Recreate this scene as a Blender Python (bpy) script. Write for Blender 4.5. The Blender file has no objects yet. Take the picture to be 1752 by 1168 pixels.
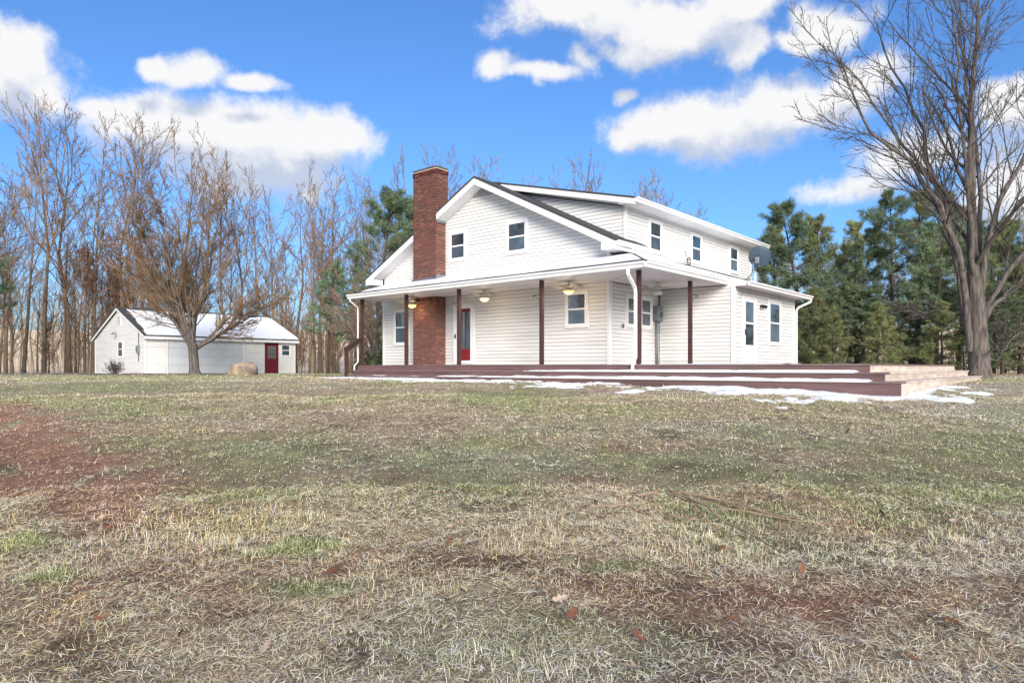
import bpy, math, random
import numpy as np
from mathutils import Vector, Matrix

S = bpy.context.scene
COL = S.collection
rad = math.radians
EYE = 1.55                                   # camera height; local ground at the camera's feet is about 0

# ------------------------------------------------------------------ camera
cd = bpy.data.cameras.new('camera'); cam = bpy.data.objects.new('camera', cd); COL.objects.link(cam)
cam.location = (0, 0, EYE); cam.rotation_euler = (rad(90), 0, 0)
cd.sensor_width = 36; cd.lens = 24; cd.shift_y = 44 / 1752; cd.clip_start = .1; cd.clip_end = 3000
S.camera = cam
# ------------------------------------------------------------------ exposure / sun / sky
S.view_settings.view_transform = 'Standard'; S.view_settings.look = 'None'
S.view_settings.gamma = 1; S.view_settings.use_curve_mapping = False
S.view_settings.exposure = 0.9
SUN_DIR = Vector((.15, -.95, .36)).normalized()          # towards the sun
sl = bpy.data.lights.new('sun', 'SUN'); sl.energy = 3.0; sl.angle = rad(26); sl.color = (1, .91, .79)
sun = bpy.data.objects.new('sun', sl); COL.objects.link(sun)
sun.rotation_euler = SUN_DIR.to_track_quat('Z', 'Y').to_euler()
sun.location = (30, -50, 40)
S.cycles.max_bounces = 6; S.cycles.transparent_max_bounces = 6
S.cycles.use_denoising = True; S.cycles.use_adaptive_sampling = False

SKY_STRENGTH, CLOUD_WHITE = 0.12, 4.4                    # cloud radiance is given before the strength
world = bpy.data.worlds.new('World'); S.world = world; world.use_nodes = True

def sky_nodes():
    nt = world.node_tree; nt.nodes.clear()
    N, Lk = nt.nodes.new, nt.links.new
    out = N('ShaderNodeOutputWorld'); bg = N('ShaderNodeBackground'); bg.inputs['Strength'].default_value = SKY_STRENGTH
    Lk(bg.outputs[0], out.inputs[0])
    sky = N('ShaderNodeTexSky'); sky.sky_type = 'NISHITA'; sky.sun_disc = False
    sky.sun_elevation = math.asin(SUN_DIR.z); sky.sun_rotation = math.atan2(SUN_DIR.x, SUN_DIR.y)
    sky.air_density = 1.0; sky.dust_density = 1.4; sky.ozone_density = 2.2
    # cloud masses: heading (deg, + = right), elevation, half width, half height (all as angles measured on the photographed sky)
    blobs = [(20,130,115,62),(75,160,62,34),(25,65,48,48),(340,115,78,26),(425,140,62,18),(265,98,34,24),
             (420,235,215,60),(300,205,150,42),(545,252,108,32),(205,180,85,26),(420,288,135,50),
             (1000,18,140,52),(1150,38,150,48),(1262,8,84,48),(1085,78,86,22),(1262,88,46,42),
             (866,128,38,30),(940,138,62,18),(985,112,28,18),
             (1200,222,145,50),(1330,188,135,50),(1430,165,95,42),(1118,228,70,36),(1070,156,20,12),
             (1400,40,62,34),(1345,78,46,20),(1600,265,150,44),(1720,195,90,50),(1500,312,120,30),(1690,345,100,50)]
    g = bpy.data.node_groups.new('cloud_field', 'ShaderNodeTree')
    g.interface.new_socket('dir', in_out='INPUT', socket_type='NodeSocketVector')
    g.interface.new_socket('density', in_out='OUTPUT', socket_type='NodeSocketFloat')
    GN, GL = g.nodes.new, g.links.new
    gi = GN('NodeGroupInput'); go = GN('NodeGroupOutput')
    n1 = GN('ShaderNodeTexNoise'); n1.inputs['Scale'].default_value = 8; n1.inputs['Detail'].default_value = 12; n1.inputs['Roughness'].default_value = .66
    GL(gi.outputs[0], n1.inputs['Vector'])
    wp = GN('ShaderNodeTexNoise'); wp.inputs['Scale'].default_value = 7; wp.inputs['Detail'].default_value = 4
    GL(gi.outputs[0], wp.inputs['Vector'])
    ws = GN('ShaderNodeVectorMath'); ws.operation = 'SUBTRACT'; ws.inputs[1].default_value = (.5, .5, .5); GL(wp.outputs['Color'], ws.inputs[0])
    wm = GN('ShaderNodeVectorMath'); wm.operation = 'SCALE'; wm.inputs['Scale'].default_value = .09; GL(ws.outputs[0], wm.inputs[0])
    wa = GN('ShaderNodeVectorMath'); wa.operation = 'ADD'; GL(gi.outputs[0], wa.inputs[0]); GL(wm.outputs[0], wa.inputs[1])
    prev = None
    for (px, py, rx, ry) in blobs:
        v = Vector((px - 876, 1168, 628 - py)); ln = v.length; d = v / ln
        az = math.atan2(d.x, d.y); el = math.asin(d.z)
        m = GN('ShaderNodeMapping'); m.vector_type = 'TEXTURE'
        m.inputs['Location'].default_value = d; m.inputs['Rotation'].default_value = (el, 0, -az)
        m.inputs['Scale'].default_value = (rx / ln * math.cos(az), rx / ln, ry / ln)
        GL(wa.outputs[0], m.inputs['Vector'])
        le = GN('ShaderNodeVectorMath'); le.operation = 'LENGTH'; GL(m.outputs[0], le.inputs[0])
        if prev is None: prev = le.outputs['Value']
        else:
            mn = GN('ShaderNodeMath'); mn.operation = 'SMOOTH_MIN'; mn.inputs[2].default_value = .25
            GL(prev, mn.inputs[0]); GL(le.outputs['Value'], mn.inputs[1]); prev = mn.outputs[0]
    sb = GN('ShaderNodeMath'); sb.operation = 'SUBTRACT'; sb.inputs[0].default_value = 1.0; GL(prev, sb.inputs[1])
    sbm = GN('ShaderNodeMath'); sbm.operation = 'MAXIMUM'; sbm.inputs[1].default_value = -1.2; GL(sb.outputs[0], sbm.inputs[0])
    # the rest of the sky: broken cloud of the same size, from noise alone
    sx = GN('ShaderNodeSeparateXYZ'); GL(gi.outputs[0], sx.inputs[0])
    n2 = GN('ShaderNodeTexNoise'); n2.inputs['Scale'].default_value = 3.2; n2.inputs['Detail'].default_value = 3
    GL(gi.outputs[0], n2.inputs['Vector'])
    g2 = GN('ShaderNodeMath'); g2.operation = 'MULTIPLY_ADD'; g2.inputs[1].default_value = 4.0; g2.inputs[2].default_value = -1.95
    GL(n2.outputs['Fac'], g2.inputs[0])
    fr = GN('ShaderNodeMapRange'); fr.inputs['From Min'].default_value = .42; fr.inputs['From Max'].default_value = .66; GL(sx.outputs['Y'], fr.inputs['Value'])
    mixd = GN('ShaderNodeMix'); mixd.data_type = 'FLOAT'; GL(fr.outputs[0], mixd.inputs[0]); GL(g2.outputs[0], mixd.inputs[2]); GL(sbm.outputs[0], mixd.inputs[3])
    na = GN('ShaderNodeMath'); na.operation = 'MULTIPLY_ADD'; na.inputs[1].default_value = 3.3; na.inputs[2].default_value = -1.62
    GL(n1.outputs['Fac'], na.inputs[0])
    ad = GN('ShaderNodeMath'); ad.operation = 'ADD'; GL(mixd.outputs[0], ad.inputs[0]); GL(na.outputs[0], ad.inputs[1])
    GL(ad.outputs[0], go.inputs[0])
    tc = N('ShaderNodeTexCoord')
    nrm = N('ShaderNodeVectorMath'); nrm.operation = 'NORMALIZE'; Lk(tc.outputs['Generated'], nrm.inputs[0])
    A = N('ShaderNodeGroup'); A.node_tree = g; Lk(nrm.outputs[0], A.inputs[0])
    up = N('ShaderNodeVectorMath'); up.operation = 'ADD'; up.inputs[1].default_value = (.01, -.01, .042); Lk(nrm.outputs[0], up.inputs[0])
    B = N('ShaderNodeGroup'); B.node_tree = g; Lk(up.outputs[0], B.inputs[0])
    al = N('ShaderNodeMapRange'); al.interpolation_type = 'SMOOTHSTEP'; al.inputs['From Min'].default_value = -.32; al.inputs['From Max'].default_value = .50; Lk(A.outputs[0], al.inputs['Value'])
    sh = N('ShaderNodeMapRange'); sh.interpolation_type = 'SMOOTHSTEP'; sh.inputs['From Min'].default_value = -.38; sh.inputs['From Max'].default_value = .66
    df = N('ShaderNodeMath'); df.operation = 'MULTIPLY_ADD'; df.inputs[1].default_value = -.62; Lk(A.outputs[0], df.inputs[0]); Lk(B.outputs[0], df.inputs[2]); Lk(df.outputs[0], sh.inputs['Value'])
    cc = N('ShaderNodeMix'); cc.data_type = 'RGBA'
    w = CLOUD_WHITE
    cc.inputs[6].default_value = (w, w * .99, w * .98, 1); cc.inputs[7].default_value = (w * .58, w * .65, w * .80, 1); Lk(sh.outputs[0], cc.inputs[0])
    # clear sky
    hs = N('ShaderNodeMix'); hs.data_type = 'RGBA'; hs.blend_type = 'MULTIPLY'; hs.inputs[0].default_value = 1
    Lk(sky.outputs[0], hs.inputs[6]); hs.inputs[7].default_value = SKY_TINT
    mx = N('ShaderNodeMix'); mx.data_type = 'RGBA'
    alm = N('ShaderNodeMath'); alm.operation = 'MULTIPLY'; alm.inputs[1].default_value = .96; Lk(al.outputs[0], alm.inputs[0])
    Lk(alm.outputs[0], mx.inputs[0]); Lk(hs.outputs[2], mx.inputs[6]); Lk(cc.outputs[2], mx.inputs[7])
    Lk(mx.outputs[2], bg.inputs['Color'])
SKY_TINT = (.42, .66, .97, 1)
sky_nodes()

# ------------------------------------------------------------------ helpers
rng = np.random.default_rng(11); random.seed(5)

def tag(o, label=None, cat=None, group=None, kind=None):
    if label: o['label'] = label
    if cat: o['category'] = cat
    if group: o['group'] = group
    if kind: o['kind'] = kind
    return o
def empty(name, loc=(0, 0, 0), rz=0, label=None, cat=None, group=None):
    o = bpy.data.objects.new(name, None); COL.objects.link(o); o.location = loc; o.rotation_euler = (0, 0, rz)
    o.empty_display_size = .2
    return tag(o, label, cat, group)
def link(name, me, m, parent=None):
    o = bpy.data.objects.new(name, me); COL.objects.link(o)
    if m is not None and not me.materials: me.materials.append(m)
    if parent: o.parent = parent
    return o
def npmesh(name, V, F, smooth=False, col=None):
    """V (n,3) array, F array (m,k) or list of such arrays"""
    me = bpy.data.meshes.new(name)
    V = np.asarray(V, np.float32)
    Fs = F if isinstance(F, list) else [F]
    Fs = [np.asarray(f, np.int32) for f in Fs if len(f)]
    loops = np.concatenate([f.ravel() for f in Fs]); tot = np.concatenate([np.full(len(f), f.shape[1], np.int32) for f in Fs])
    start = np.concatenate([[0], np.cumsum(tot)[:-1]]).astype(np.int32)
    me.vertices.add(len(V)); me.vertices.foreach_set('co', V.ravel())
    me.loops.add(len(loops)); me.loops.foreach_set('vertex_index', loops)
    me.polygons.add(len(tot)); me.polygons.foreach_set('loop_start', start); me.polygons.foreach_set('loop_total', tot)
    if smooth: me.polygons.foreach_set('use_smooth', np.ones(len(tot), bool))
    me.update(calc_edges=True)
    if col is not None:
        a = me.color_attributes.new('Col', 'FLOAT_COLOR', 'POINT')
        c = np.ones((len(V), 4), np.float32); c[:, :3] = col; a.data.foreach_set('color', c.ravel())
    return me

class MB:
    def __init__(s): s.v = []; s.f = []
    def hexa(s, p):                                     # p: 4 bottom points ccw, 4 top points
        b = len(s.v); s.v += [tuple(q) for q in p]
        s.f += [tuple(b + i for i in t) for t in ((3, 2, 1, 0), (4, 5, 6, 7), (0, 1, 5, 4), (1, 2, 6, 5), (2, 3, 7, 6), (3, 0, 4, 7))]
        return s
    def box(s, x0, x1, y0, y1, z0, z1):
        return s.hexa([(x0, y0, z0), (x1, y0, z0), (x1, y1, z0), (x0, y1, z0), (x0, y0, z1), (x1, y0, z1), (x1, y1, z1), (x0, y1, z1)])
    def prism(s, pts, off):                             # polygon pts (3d) extruded by vector off
        b = len(s.v); n = len(pts)
        s.v += [tuple(p) for p in pts] + [tuple(Vector(p) + Vector(off)) for p in pts]
        s.f += [tuple(range(b + n - 1, b - 1, -1)), tuple(range(b + n, b + 2 * n))]
        s.f += [(b + i, b + (i + 1) % n, b + n + (i + 1) % n, b + n + i) for i in range(n)]
        return s
    def tube(s, pts, r, k=8, cap=True):
        P = [Vector(p) for p in pts]; n = len(P); R = r if isinstance(r, (list, tuple)) else [r] * n
        b = len(s.v); N = None
        for i in range(n):
            T = (P[min(i + 1, n - 1)] - P[max(i - 1, 0)]).normalized()
            if N is None: N = T.orthogonal().normalized()
            else: N = (N - T * N.dot(T)).normalized()
            B = T.cross(N)
            for j in range(k):
                a = 2 * math.pi * j / k; s.v.append(tuple(P[i] + (N * math.cos(a) + B * math.sin(a)) * R[i]))
        for i in range(n - 1):
            for j in range(k):
                s.f.append((b + i * k + j, b + i * k + (j + 1) % k, b + (i + 1) * k + (j + 1) % k, b + (i + 1) * k + j))
        if cap:
            s.f.append(tuple(b + j for j in range(k))[::-1]); s.f.append(tuple(b + (n - 1) * k + j for j in range(k)))
        return s
    def lathe(s, prof, c=(0, 0, 0), k=16):              # prof: list of (r,z)
        b = len(s.v)
        for (r, z) in prof:
            for j in range(k):
                a = 2 * math.pi * j / k; s.v.append((c[0] + r * math.cos(a), c[1] + r * math.sin(a), c[2] + z))
        for i in range(len(prof) - 1):
            for j in range(k):
                s.f.append((b + i * k + j, b + i * k + (j + 1) % k, b + (i + 1) * k + (j + 1) % k, b + (i + 1) * k + j))
        s.f.append(tuple(b + j for j in range(k))[::-1]); s.f.append(tuple(b + (len(prof) - 1) * k + j for j in range(k)))
        return s
    def xf(s, M): s.v = [tuple(M @ Vector(p)) for p in s.v]; return s
    def mesh(s, name, smooth=False):
        me = bpy.data.meshes.new(name); me.from_pydata(s.v, [], s.f)
        if smooth: me.polygons.foreach_set('use_smooth', [True] * len(me.polygons))
        me.update(); return me
    def build(s, name, m, parent=None, smooth=False):
        return link(name, s.mesh(name, smooth), m, parent)

def mat(name, c, rough=.6, c2=None, scale=6, bump=0., bscale=None, spec=.4, stretch=(1, 1, 1), attr=False, rand=0., detail=6, lo=.35, hi=.65, metal=0.):
    m = bpy.data.materials.new(name); m.use_nodes = True; nt = m.node_tree; N, Lk = nt.nodes.new, nt.links.new
    p = nt.nodes['Principled BSDF']; p.inputs['Roughness'].default_value = rough; p.inputs['Specular IOR Level'].default_value = spec
    p.inputs['Metallic'].default_value = metal
    tc = N('ShaderNodeTexCoord'); mp = N('ShaderNodeMapping'); mp.inputs['Scale'].default_value = stretch; Lk(tc.outputs['Object'], mp.inputs[0])
    cur = None
    if attr:
        a = N('ShaderNodeVertexColor'); a.layer_name = 'Col'; cur = a.outputs[0]
    if c2 is not None or (attr and bump):
        n = N('ShaderNodeTexNoise'); n.inputs['Scale'].default_value = scale; n.inputs['Detail'].default_value = detail; Lk(mp.outputs[0], n.inputs['Vector'])
        r = N('ShaderNodeMapRange'); r.inputs['From Min'].default_value = lo; r.inputs['From Max'].default_value = hi; Lk(n.outputs['Fac'], r.inputs['Value'])
        if c2 is not None:
            x = N('ShaderNodeMix'); x.data_type = 'RGBA'; Lk(r.outputs[0], x.inputs[0]); x.inputs[6].default_value = (*c, 1); x.inputs[7].default_value = (*c2, 1)
            if attr: x.blend_type = 'MULTIPLY'; Lk(cur, x.inputs[6])
            cur = x.outputs[2]
    if rand:
        oi = N('ShaderNodeObjectInfo'); r2 = N('ShaderNodeMapRange'); r2.inputs['To Min'].default_value = 1 - rand; r2.inputs['To Max'].default_value = 1 + rand; Lk(oi.outputs['Random'], r2.inputs['Value'])
        hv = N('ShaderNodeHueSaturation'); Lk(r2.outputs[0], hv.inputs['Value'])
        if cur is None: hv.inputs['Color'].default_value = (*c, 1)
        else: Lk(cur, hv.inputs['Color'])
        cur = hv.outputs[0]
    if cur is None: p.inputs['Base Color'].default_value = (*c, 1)
    else: Lk(cur, p.inputs['Base Color'])
    if bump:
        n = N('ShaderNodeTexNoise'); n.inputs['Scale'].default_value = bscale or scale; n.inputs['Detail'].default_value = 6; Lk(mp.outputs[0], n.inputs['Vector'])
        b = N('ShaderNodeBump'); b.inputs['Strength'].default_value = bump; b.inputs['Distance'].default_value = .02; Lk(n.outputs['Fac'], b.inputs['Height']); Lk(b.outputs[0], p.inputs['Normal'])
    return m

M = {}
M['sheathing'] = mat('grey_sheathing', (.30, .30, .31), .9)
M['siding'] = mat('white_vinyl_siding', (.74, .73, .725), .5, (.645, .64, .635), 1.3, .05, 3, stretch=(.4, .4, 4), rand=.02)
M['trim'] = mat('white_trim', (.78, .78, .785), .45, (.73, .73, .74), 2)
M['soffit'] = mat('white_soffit', (.78, .77, .79), .6, (.72, .71, .73), 3)
M['gutter'] = mat('white_gutter', (.80, .80, .80), .4, (.70, .70, .71), 4, stretch=(.5, .5, 3))
M['shingle'] = mat('charcoal_shingle', (.035, .038, .045), .9, (.075, .075, .08), 30, .5, 80)
M['snow'] = mat('snow', (.86, .88, .92), .7, (.80, .83, .88), 5, .35, 14, spec=.3)
M['brick'] = mat('red_brick', (.165, .050, .035), .85, (.25, .085, .052), 2.2, .4, 60, rand=0, detail=8, lo=.3, hi=.7)
M['mortar'] = mat('mortar', (.50, .40, .33), .95, (.40, .31, .25), 20, .4, 80)
M['flash'] = mat('grey_flashing', (.22, .25, .29), .5, (.15, .175, .205), 6, metal=.4)
M['pane'] = mat('window_glass', (.030, .042, .060), .03, (.075, .095, .12), 1.6, spec=.9, rand=.6)
M['pane'].node_tree.nodes['Principled BSDF'].inputs['IOR'].default_value = 2.0
M['screen'] = mat('insect_screened_glass', (.050, .075, .105), .22, (.10, .135, .17), 1.6, spec=.6, rand=.5)
M['sash'] = mat('white_sash', (.82, .82, .83), .4)
M['reddoor'] = mat('red_door_paint', (.24, .018, .026), .35, (.20, .014, .022), 4)
M['post'] = mat('dark_brown_post', (.075, .034, .032), .55, (.052, .024, .024), 6, .15, 30, stretch=(6, 6, .6))
M['deck'] = mat('maroon_deck_paint', (.172, .100, .097), .55, (.122, .072, .070), 2.2, .15, 30, stretch=(5, .6, 5), rand=.12)
M['tread'] = mat('weathered_tread', (.21, .145, .145), .6, (.145, .095, .095), 2.5, .15, 30, stretch=(5, .6, 5), rand=.12)
M['sunlitdeck'] = mat('sunlit_deck_tone', (.62, .54, .47), .7, (.44, .36, .31), 2.2, .25, 30, stretch=(.7, 4, 4), rand=.1)  # sunlight on the deck's right end, put into its colour as a paler tone
M['iron'] = mat('black_iron', (.015, .015, .016), .5)
M['grey'] = mat('grey_metal_box', (.20, .22, .24), .45, (.15, .165, .18), 5)
M['dish'] = mat('blue_grey_dish', (.050, .075, .115), .5, (.04, .06, .095), 4)
M['fan'] = mat('cream_fan', (.62, .57, .48), .45)
M['blade'] = mat('pale_fan_blade', (.52, .46, .37), .5, (.44, .38, .30), 8)
M['bulb_off'] = mat('frosted_bowl', (.62, .63, .66), .35)
M['roller'] = mat('white_garage_door', (.58, .605, .635), .5, (.54, .56, .59), 1.5, rand=.02)

def emit(name, c, s):
    m = bpy.data.materials.new(name); m.use_nodes = True; p = m.node_tree.nodes['Principled BSDF']
    p.inputs['Base Color'].default_value = (.8, .7, .5, 1); p.inputs['Emission Color'].default_value = (*c, 1); p.inputs['Emission Strength'].default_value = s; return m
M['lit'] = emit('lit_bowl', (1, .45, .07), 1.6)
M['lit_pale'] = emit('lit_pale_bowl', (1, .74, .42), 1.1)

# ------------------------------------------------------------------ ground shape
_T = np.arange(-60, 700, .25)
_Z = np.interp(_T, [-60, 0, 3, 6, 9, 12, 14.5, 18, 25, 35, 45, 60, 84, 100, 130, 190, 700],
               [-2.4, -1.75, -1.48, -1.19, -.88, -.60, -.48, -.41, -.375, -.36, -.41, -.6, -.7, .2, 4.5, 10.5, 16])
_k = np.exp(-np.linspace(-2, 2, 13) ** 2); _k /= _k.sum()
_Z = np.convolve(np.pad(_Z, 6, 'edge'), _k, 'valid')
_tab = np.random.default_rng(3).random((256, 256))
def vnoise(x, y):
    xi = np.floor(x).astype(int); yi = np.floor(y).astype(int); fx = x - xi; fy = y - yi
    fx = fx * fx * (3 - 2 * fx); fy = fy * fy * (3 - 2 * fy)
    a = _tab[xi % 256, yi % 256]; b = _tab[(xi + 1) % 256, yi % 256]; c = _tab[xi % 256, (yi + 1) % 256]; d = _tab[(xi + 1) % 256, (yi + 1) % 256]
    return (a * (1 - fx) + b * fx) * (1 - fy) + (c * (1 - fx) + d * fx) * fy
def fbm(x, y, s, o=4, ox=0.):
    t = 0; a = .5; n = 0
    for i in range(o):
        t = t + a * vnoise(x * s + 17.3 * i + ox, y * s + 9.1 * i + ox * 1.7); n += a; a *= .55; s *= 2.03
    return t / n
def gauss(x, y, cx, cy, sx, sy, ang=0.):
    c, s = math.cos(ang), math.sin(ang); dx = x - cx; dy = y - cy
    return np.exp(-((dx * c + dy * s) / sx) ** 2 - ((-dx * s + dy * c) / sy) ** 2)
def gz(x, y):
    x = np.asarray(x, float); y = np.asarray(y, float)
    z = np.interp(y, _T, _Z)
    near = np.clip((26 - y) / 12, 0, 1)
    z = z + (fbm(x, y, .55, 3, 40.) - .5) * .16 * near + (fbm(x, y, 2.2, 3, 7.) - .5) * .07 * near
    z = z + (fbm(x, y, 5.5, 3, 27.) - .5) * .075 * np.clip((15 - y) / 8, 0, 1)
    z = z - .09 * gauss(x, y, -6.1, 8.6, 2.6, .35, -.75) + .05 * gauss(x, y, -5.6, 8.2, 2.6, .3, -.75)
    return z + EYE
def comp(x, y):
    """what grows where: fractions green, bare soil, red clay, straw-yellow with sunlight painted in, frost"""
    red = 1.3 * gauss(x, y, -8.4, 11.0, 1.6, .6, -.6) + 1.8 * gauss(x, y, -6.3, 8.8, 2.8, .42, -.78) + .75 * gauss(x, y, -6.3, 8.2, 3.2, 1.3, -.65)
    red += .55 * gauss(x, y, 2.4, 6.0, 2.0, .5, -.25) + .7 * gauss(x, y, 1.6, 8.1, .7, .35) + .45 * gauss(x, y, 3.4, 5.0, 1.4, .4, -.3) + 1.3 * gauss(x, y, -2.2, 4.2, 1.6, .5, .2) * fbm(x, y, 2., 3, 8.) + 1.2 * gauss(x, y, 1.6, 4.0, 1.8, .5, -.2) * fbm(x, y, 2., 3, 18.) + 1.0 * gauss(x, y, -4.2, 6.4, 1.6, .7, -.6) + .9 * gauss(x, y, -18.8, 31.5, 3.6, 1.0) + .6 * gauss(x, y, -7.4, 21.5, 3.2, .7)
    red = red * np.clip((fbm(x, y, 1.9, 4, 3.) - .24) * 3.2, 0, 1.3)
    bare = 1.2 * gauss(x, y, -.15, 4.55, .55, .16, -.35) + .7 * gauss(x, y, 1.4, 3.9, .5, .16, -.3) + np.clip((fbm(x, y, 1.0, 4, 90.) - .60) * 5, 0, 1) * np.clip((13 - y) / 6, 0.15, .8)
    bare = bare + .5 * np.clip((fbm(x, y * 1.6, 2.6, 3, 55.) - .63) * 6, 0, 1)
    g = np.clip((fbm(x, y, .42, 4, 21.) - .47) * 4.2 + np.clip((y - 6.2) / 5, 0, 1) * .62 - .40 * np.clip((6.4 - y) / 1.5, 0, 1), 0, 1) * (.55 + .9 * fbm(x, y, 2.4, 3, 66.))
    g = np.clip(g - .8 * np.clip(red, 0, 1), 0, 1)
    tuft = (gauss(x, y, -3.55, 4.95, .28, .16) + gauss(x, y, -2.95, 4.35, .2, .12) + gauss(x, y, -1.55, 4.9, .4, .2, .3) + gauss(x, y, .66, 4.55, .3, .1) + gauss(x, y, -1.2, 4.2, .35, .15))
    g = np.clip(g + 1.3 * tuft, 0, 1); red = red * np.clip(1 - 1.5 * tuft, 0, 1); bare = bare * np.clip(1 - 1.5 * tuft, 0, 1)
    yel_sun = np.clip(1.0 * gauss(x, y, -1.3, 8.2, 2.2, .6, .35) + .6 * gauss(x, y, 1.8, 10.6, 2, .5) + .9 * gauss(x, y, -2.2, 5.4, .9, .3, .2) + (fbm(x, y, .8, 3, 12.) - .58) * 2.4, 0, 1)  # straw-yellow by noise, plus patches of sunlight put into the lawn colour
    frost = np.clip((fbm(x, y, .38, 3, 33.) - .42) * 2.6 + .30 * np.clip(x / 4, -.6, 1), 0, 1)
    return g, np.clip(bare, 0, 1), np.clip(red, 0, 1), yel_sun, frost
def lerp(a, b, t): return a * (1 - t[..., None]) + np.asarray(b) * t[..., None]
def soilcol(x, y):
    g, b, r, ye, fr = comp(x, y)
    c = np.broadcast_to(np.array((.25, .195, .14)), x.shape + (3,)).copy()
    c = lerp(c, (.17, .18, .095), np.clip(g, 0, 1) * .8)
    c = lerp(c, (.27, .24, .20), fr * .45)
    c = lerp(c, (.085, .055, .040), b * .8)
    c = lerp(c, (.25, .135, .095), r * .90)
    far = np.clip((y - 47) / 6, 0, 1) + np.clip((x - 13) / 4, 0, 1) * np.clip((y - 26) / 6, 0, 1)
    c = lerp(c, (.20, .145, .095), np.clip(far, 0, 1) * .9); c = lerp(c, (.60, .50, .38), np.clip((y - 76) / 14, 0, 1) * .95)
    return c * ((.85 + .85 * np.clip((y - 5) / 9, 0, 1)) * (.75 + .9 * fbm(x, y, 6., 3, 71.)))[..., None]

def axis(dense0, dense1, step, lo, hi, grow=1.12):
    a = list(np.arange(dense0, dense1, step)); s = step; v = a[-1]
    while v < hi: s *= grow; v += s; a.append(v)
    s = step; v = a[0]; pre = []
    while v > lo: s *= grow; v -= s; pre.append(v)
    return np.array(pre[::-1] + a)
gx = axis(-7.5, 7.5, .07, -900, 900); gy = axis(2.5, 12, .07, -60, 1500, 1.07)
X, Y = np.meshgrid(gx, gy); Zg = gz(X, Y)
idx = np.arange(X.size).reshape(X.shape)
F = np.stack([idx[:-1, :-1], idx[:-1, 1:], idx[1:, 1:], idx[1:, :-1]], -1).reshape(-1, 4)
M['soil'] = mat('lawn_soil', (1, 1, 1), .95, (.42, .40, .38), 55, .9, 60, attr=True, detail=8, spec=.15)
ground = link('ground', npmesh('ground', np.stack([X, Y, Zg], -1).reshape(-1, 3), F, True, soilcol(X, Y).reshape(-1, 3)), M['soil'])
tag(ground, kind='structure')

# driveway of pale gravel on the left, up to the garage
M['gravel'] = mat('pale_gravel', (.36, .35, .36), .95, (.26, .25, .26), 18, .5, 60)
dx = np.linspace(0, 1, 60); 
dpts = []
for t in dx:
    x = -70 + t * 55; yc = 38.5 + 1.2 * math.sin(t * 2.0) - 1.0 * t
    for w in (-3.4, -1.2, 1.2, 3.0): dpts.append((x, yc + w, float(gz(x, yc + w)) + .03))
di = np.arange(len(dpts)).reshape(60, 4)
tag(link('driveway', npmesh('driveway', dpts, np.stack([di[:-1, :-1], di[1:, :-1], di[1:, 1:], di[:-1, 1:]], -1).reshape(-1, 4)), M['gravel']), kind='structure')

# ------------------------------------------------------------------ HOUSE
ROT = rad(49.318); Rv = Vector((.65186, .75834, 0)); Lv = Vector((-.75834, .65186, 0))
HZ = EYE + .07                                          # deck level
CORNER = Vector((2.84, 19.84, HZ))
def hw(x, y, z): return CORNER + Rv * x + Lv * y + Vector((0, 0, z))   # house frame -> world
house = empty('farmhouse', CORNER, ROT, 'white two-storey farmhouse with brick chimney and wraparound porch', 'house')

RIDGE_Y, RIDGE_Z = 5.0, 6.29
def roofz(y): return RIDGE_Z - .5 * abs(y - RIDGE_Y)
def dormz(y): return 4.90 + .253 * (y + .55)
EXPO = .1143
def board(parent, o, t, n, a0, a1, b0, b1, z0, z1):
    """one clapboard; bottom edge a0..a1, top edge b0..b1 along t; n outward"""
    o, t, n = Vector(o), Vector(t), Vector(n)
    def P(a, d, z): return o + t * a + n * d + Vector((0, 0, z))
    m = MB().hexa([P(a0, .020, z0), P(a1, .020, z0), P(a1, -.020, z0), P(a0, -.020, z0), P(b0, .005, z1), P(b1, .005, z1), P(b1, -.020, z1), P(b0, -.020, z1)])
    return m.build('siding_board', M['siding'], parent)
def clad(parent, o, t, n, z0, z1, lo, hi, first=0):
    z = z0; i = 0
    while z < z1 - .02:
        zt = min(z + EXPO, z1)
        a0, a1, b0, b1 = lo(z), hi(z), lo(zt), hi(zt)
        if a1 - a0 > .05:
            b1 = max(b1, b0 + .001); cuts = []; q = max(a0, b0) + random.uniform(.6, 3.6)
            while q < min(a1, b1) - .4: cuts.append(q); q += 3.66
            ea = [a0] + [c + .001 for c in cuts]; eb = [b0] + [c + .001 for c in cuts]
            fa = [c - .001 for c in cuts] + [a1]; fb = [c - .001 for c in cuts] + [b1]
            for p0, p1, q0, q1 in zip(ea, fa, eb, fb): board(parent, o, t, n, p0, p1, q0, q1, z + .008, zt - .001)
        z += EXPO; i += 1

# cores (behind the boards)
core = MB()
core.prism([(.03, .03, -.5), (.03, 10.33, -.5), (.03, 10.33, roofz(10.33) - .12), (.03, RIDGE_Y, RIDGE_Z - .12), (.03, .03, roofz(.03) - .12)], (10.54, 0, 0))
gable_wall = core.build('gable_wall', M['sheathing'], house)
up = RIDGE_Z - .30
clad(gable_wall, (0, 0, 0), (0, 1, 0), (-1, 0, 0), .01, up, lambda z: max(.09, (z - (roofz(0) - .285)) / .5), lambda z: min(10.27, 10 - (z - (roofz(0) - .285)) / .5))
MB().box(-.03, .06, .0, .085, 0, 3.3).box(-.03, .06, 10.275, 10.36, 0, 3.1).build('corner_trim', M['trim'], gable_wall)

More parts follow.
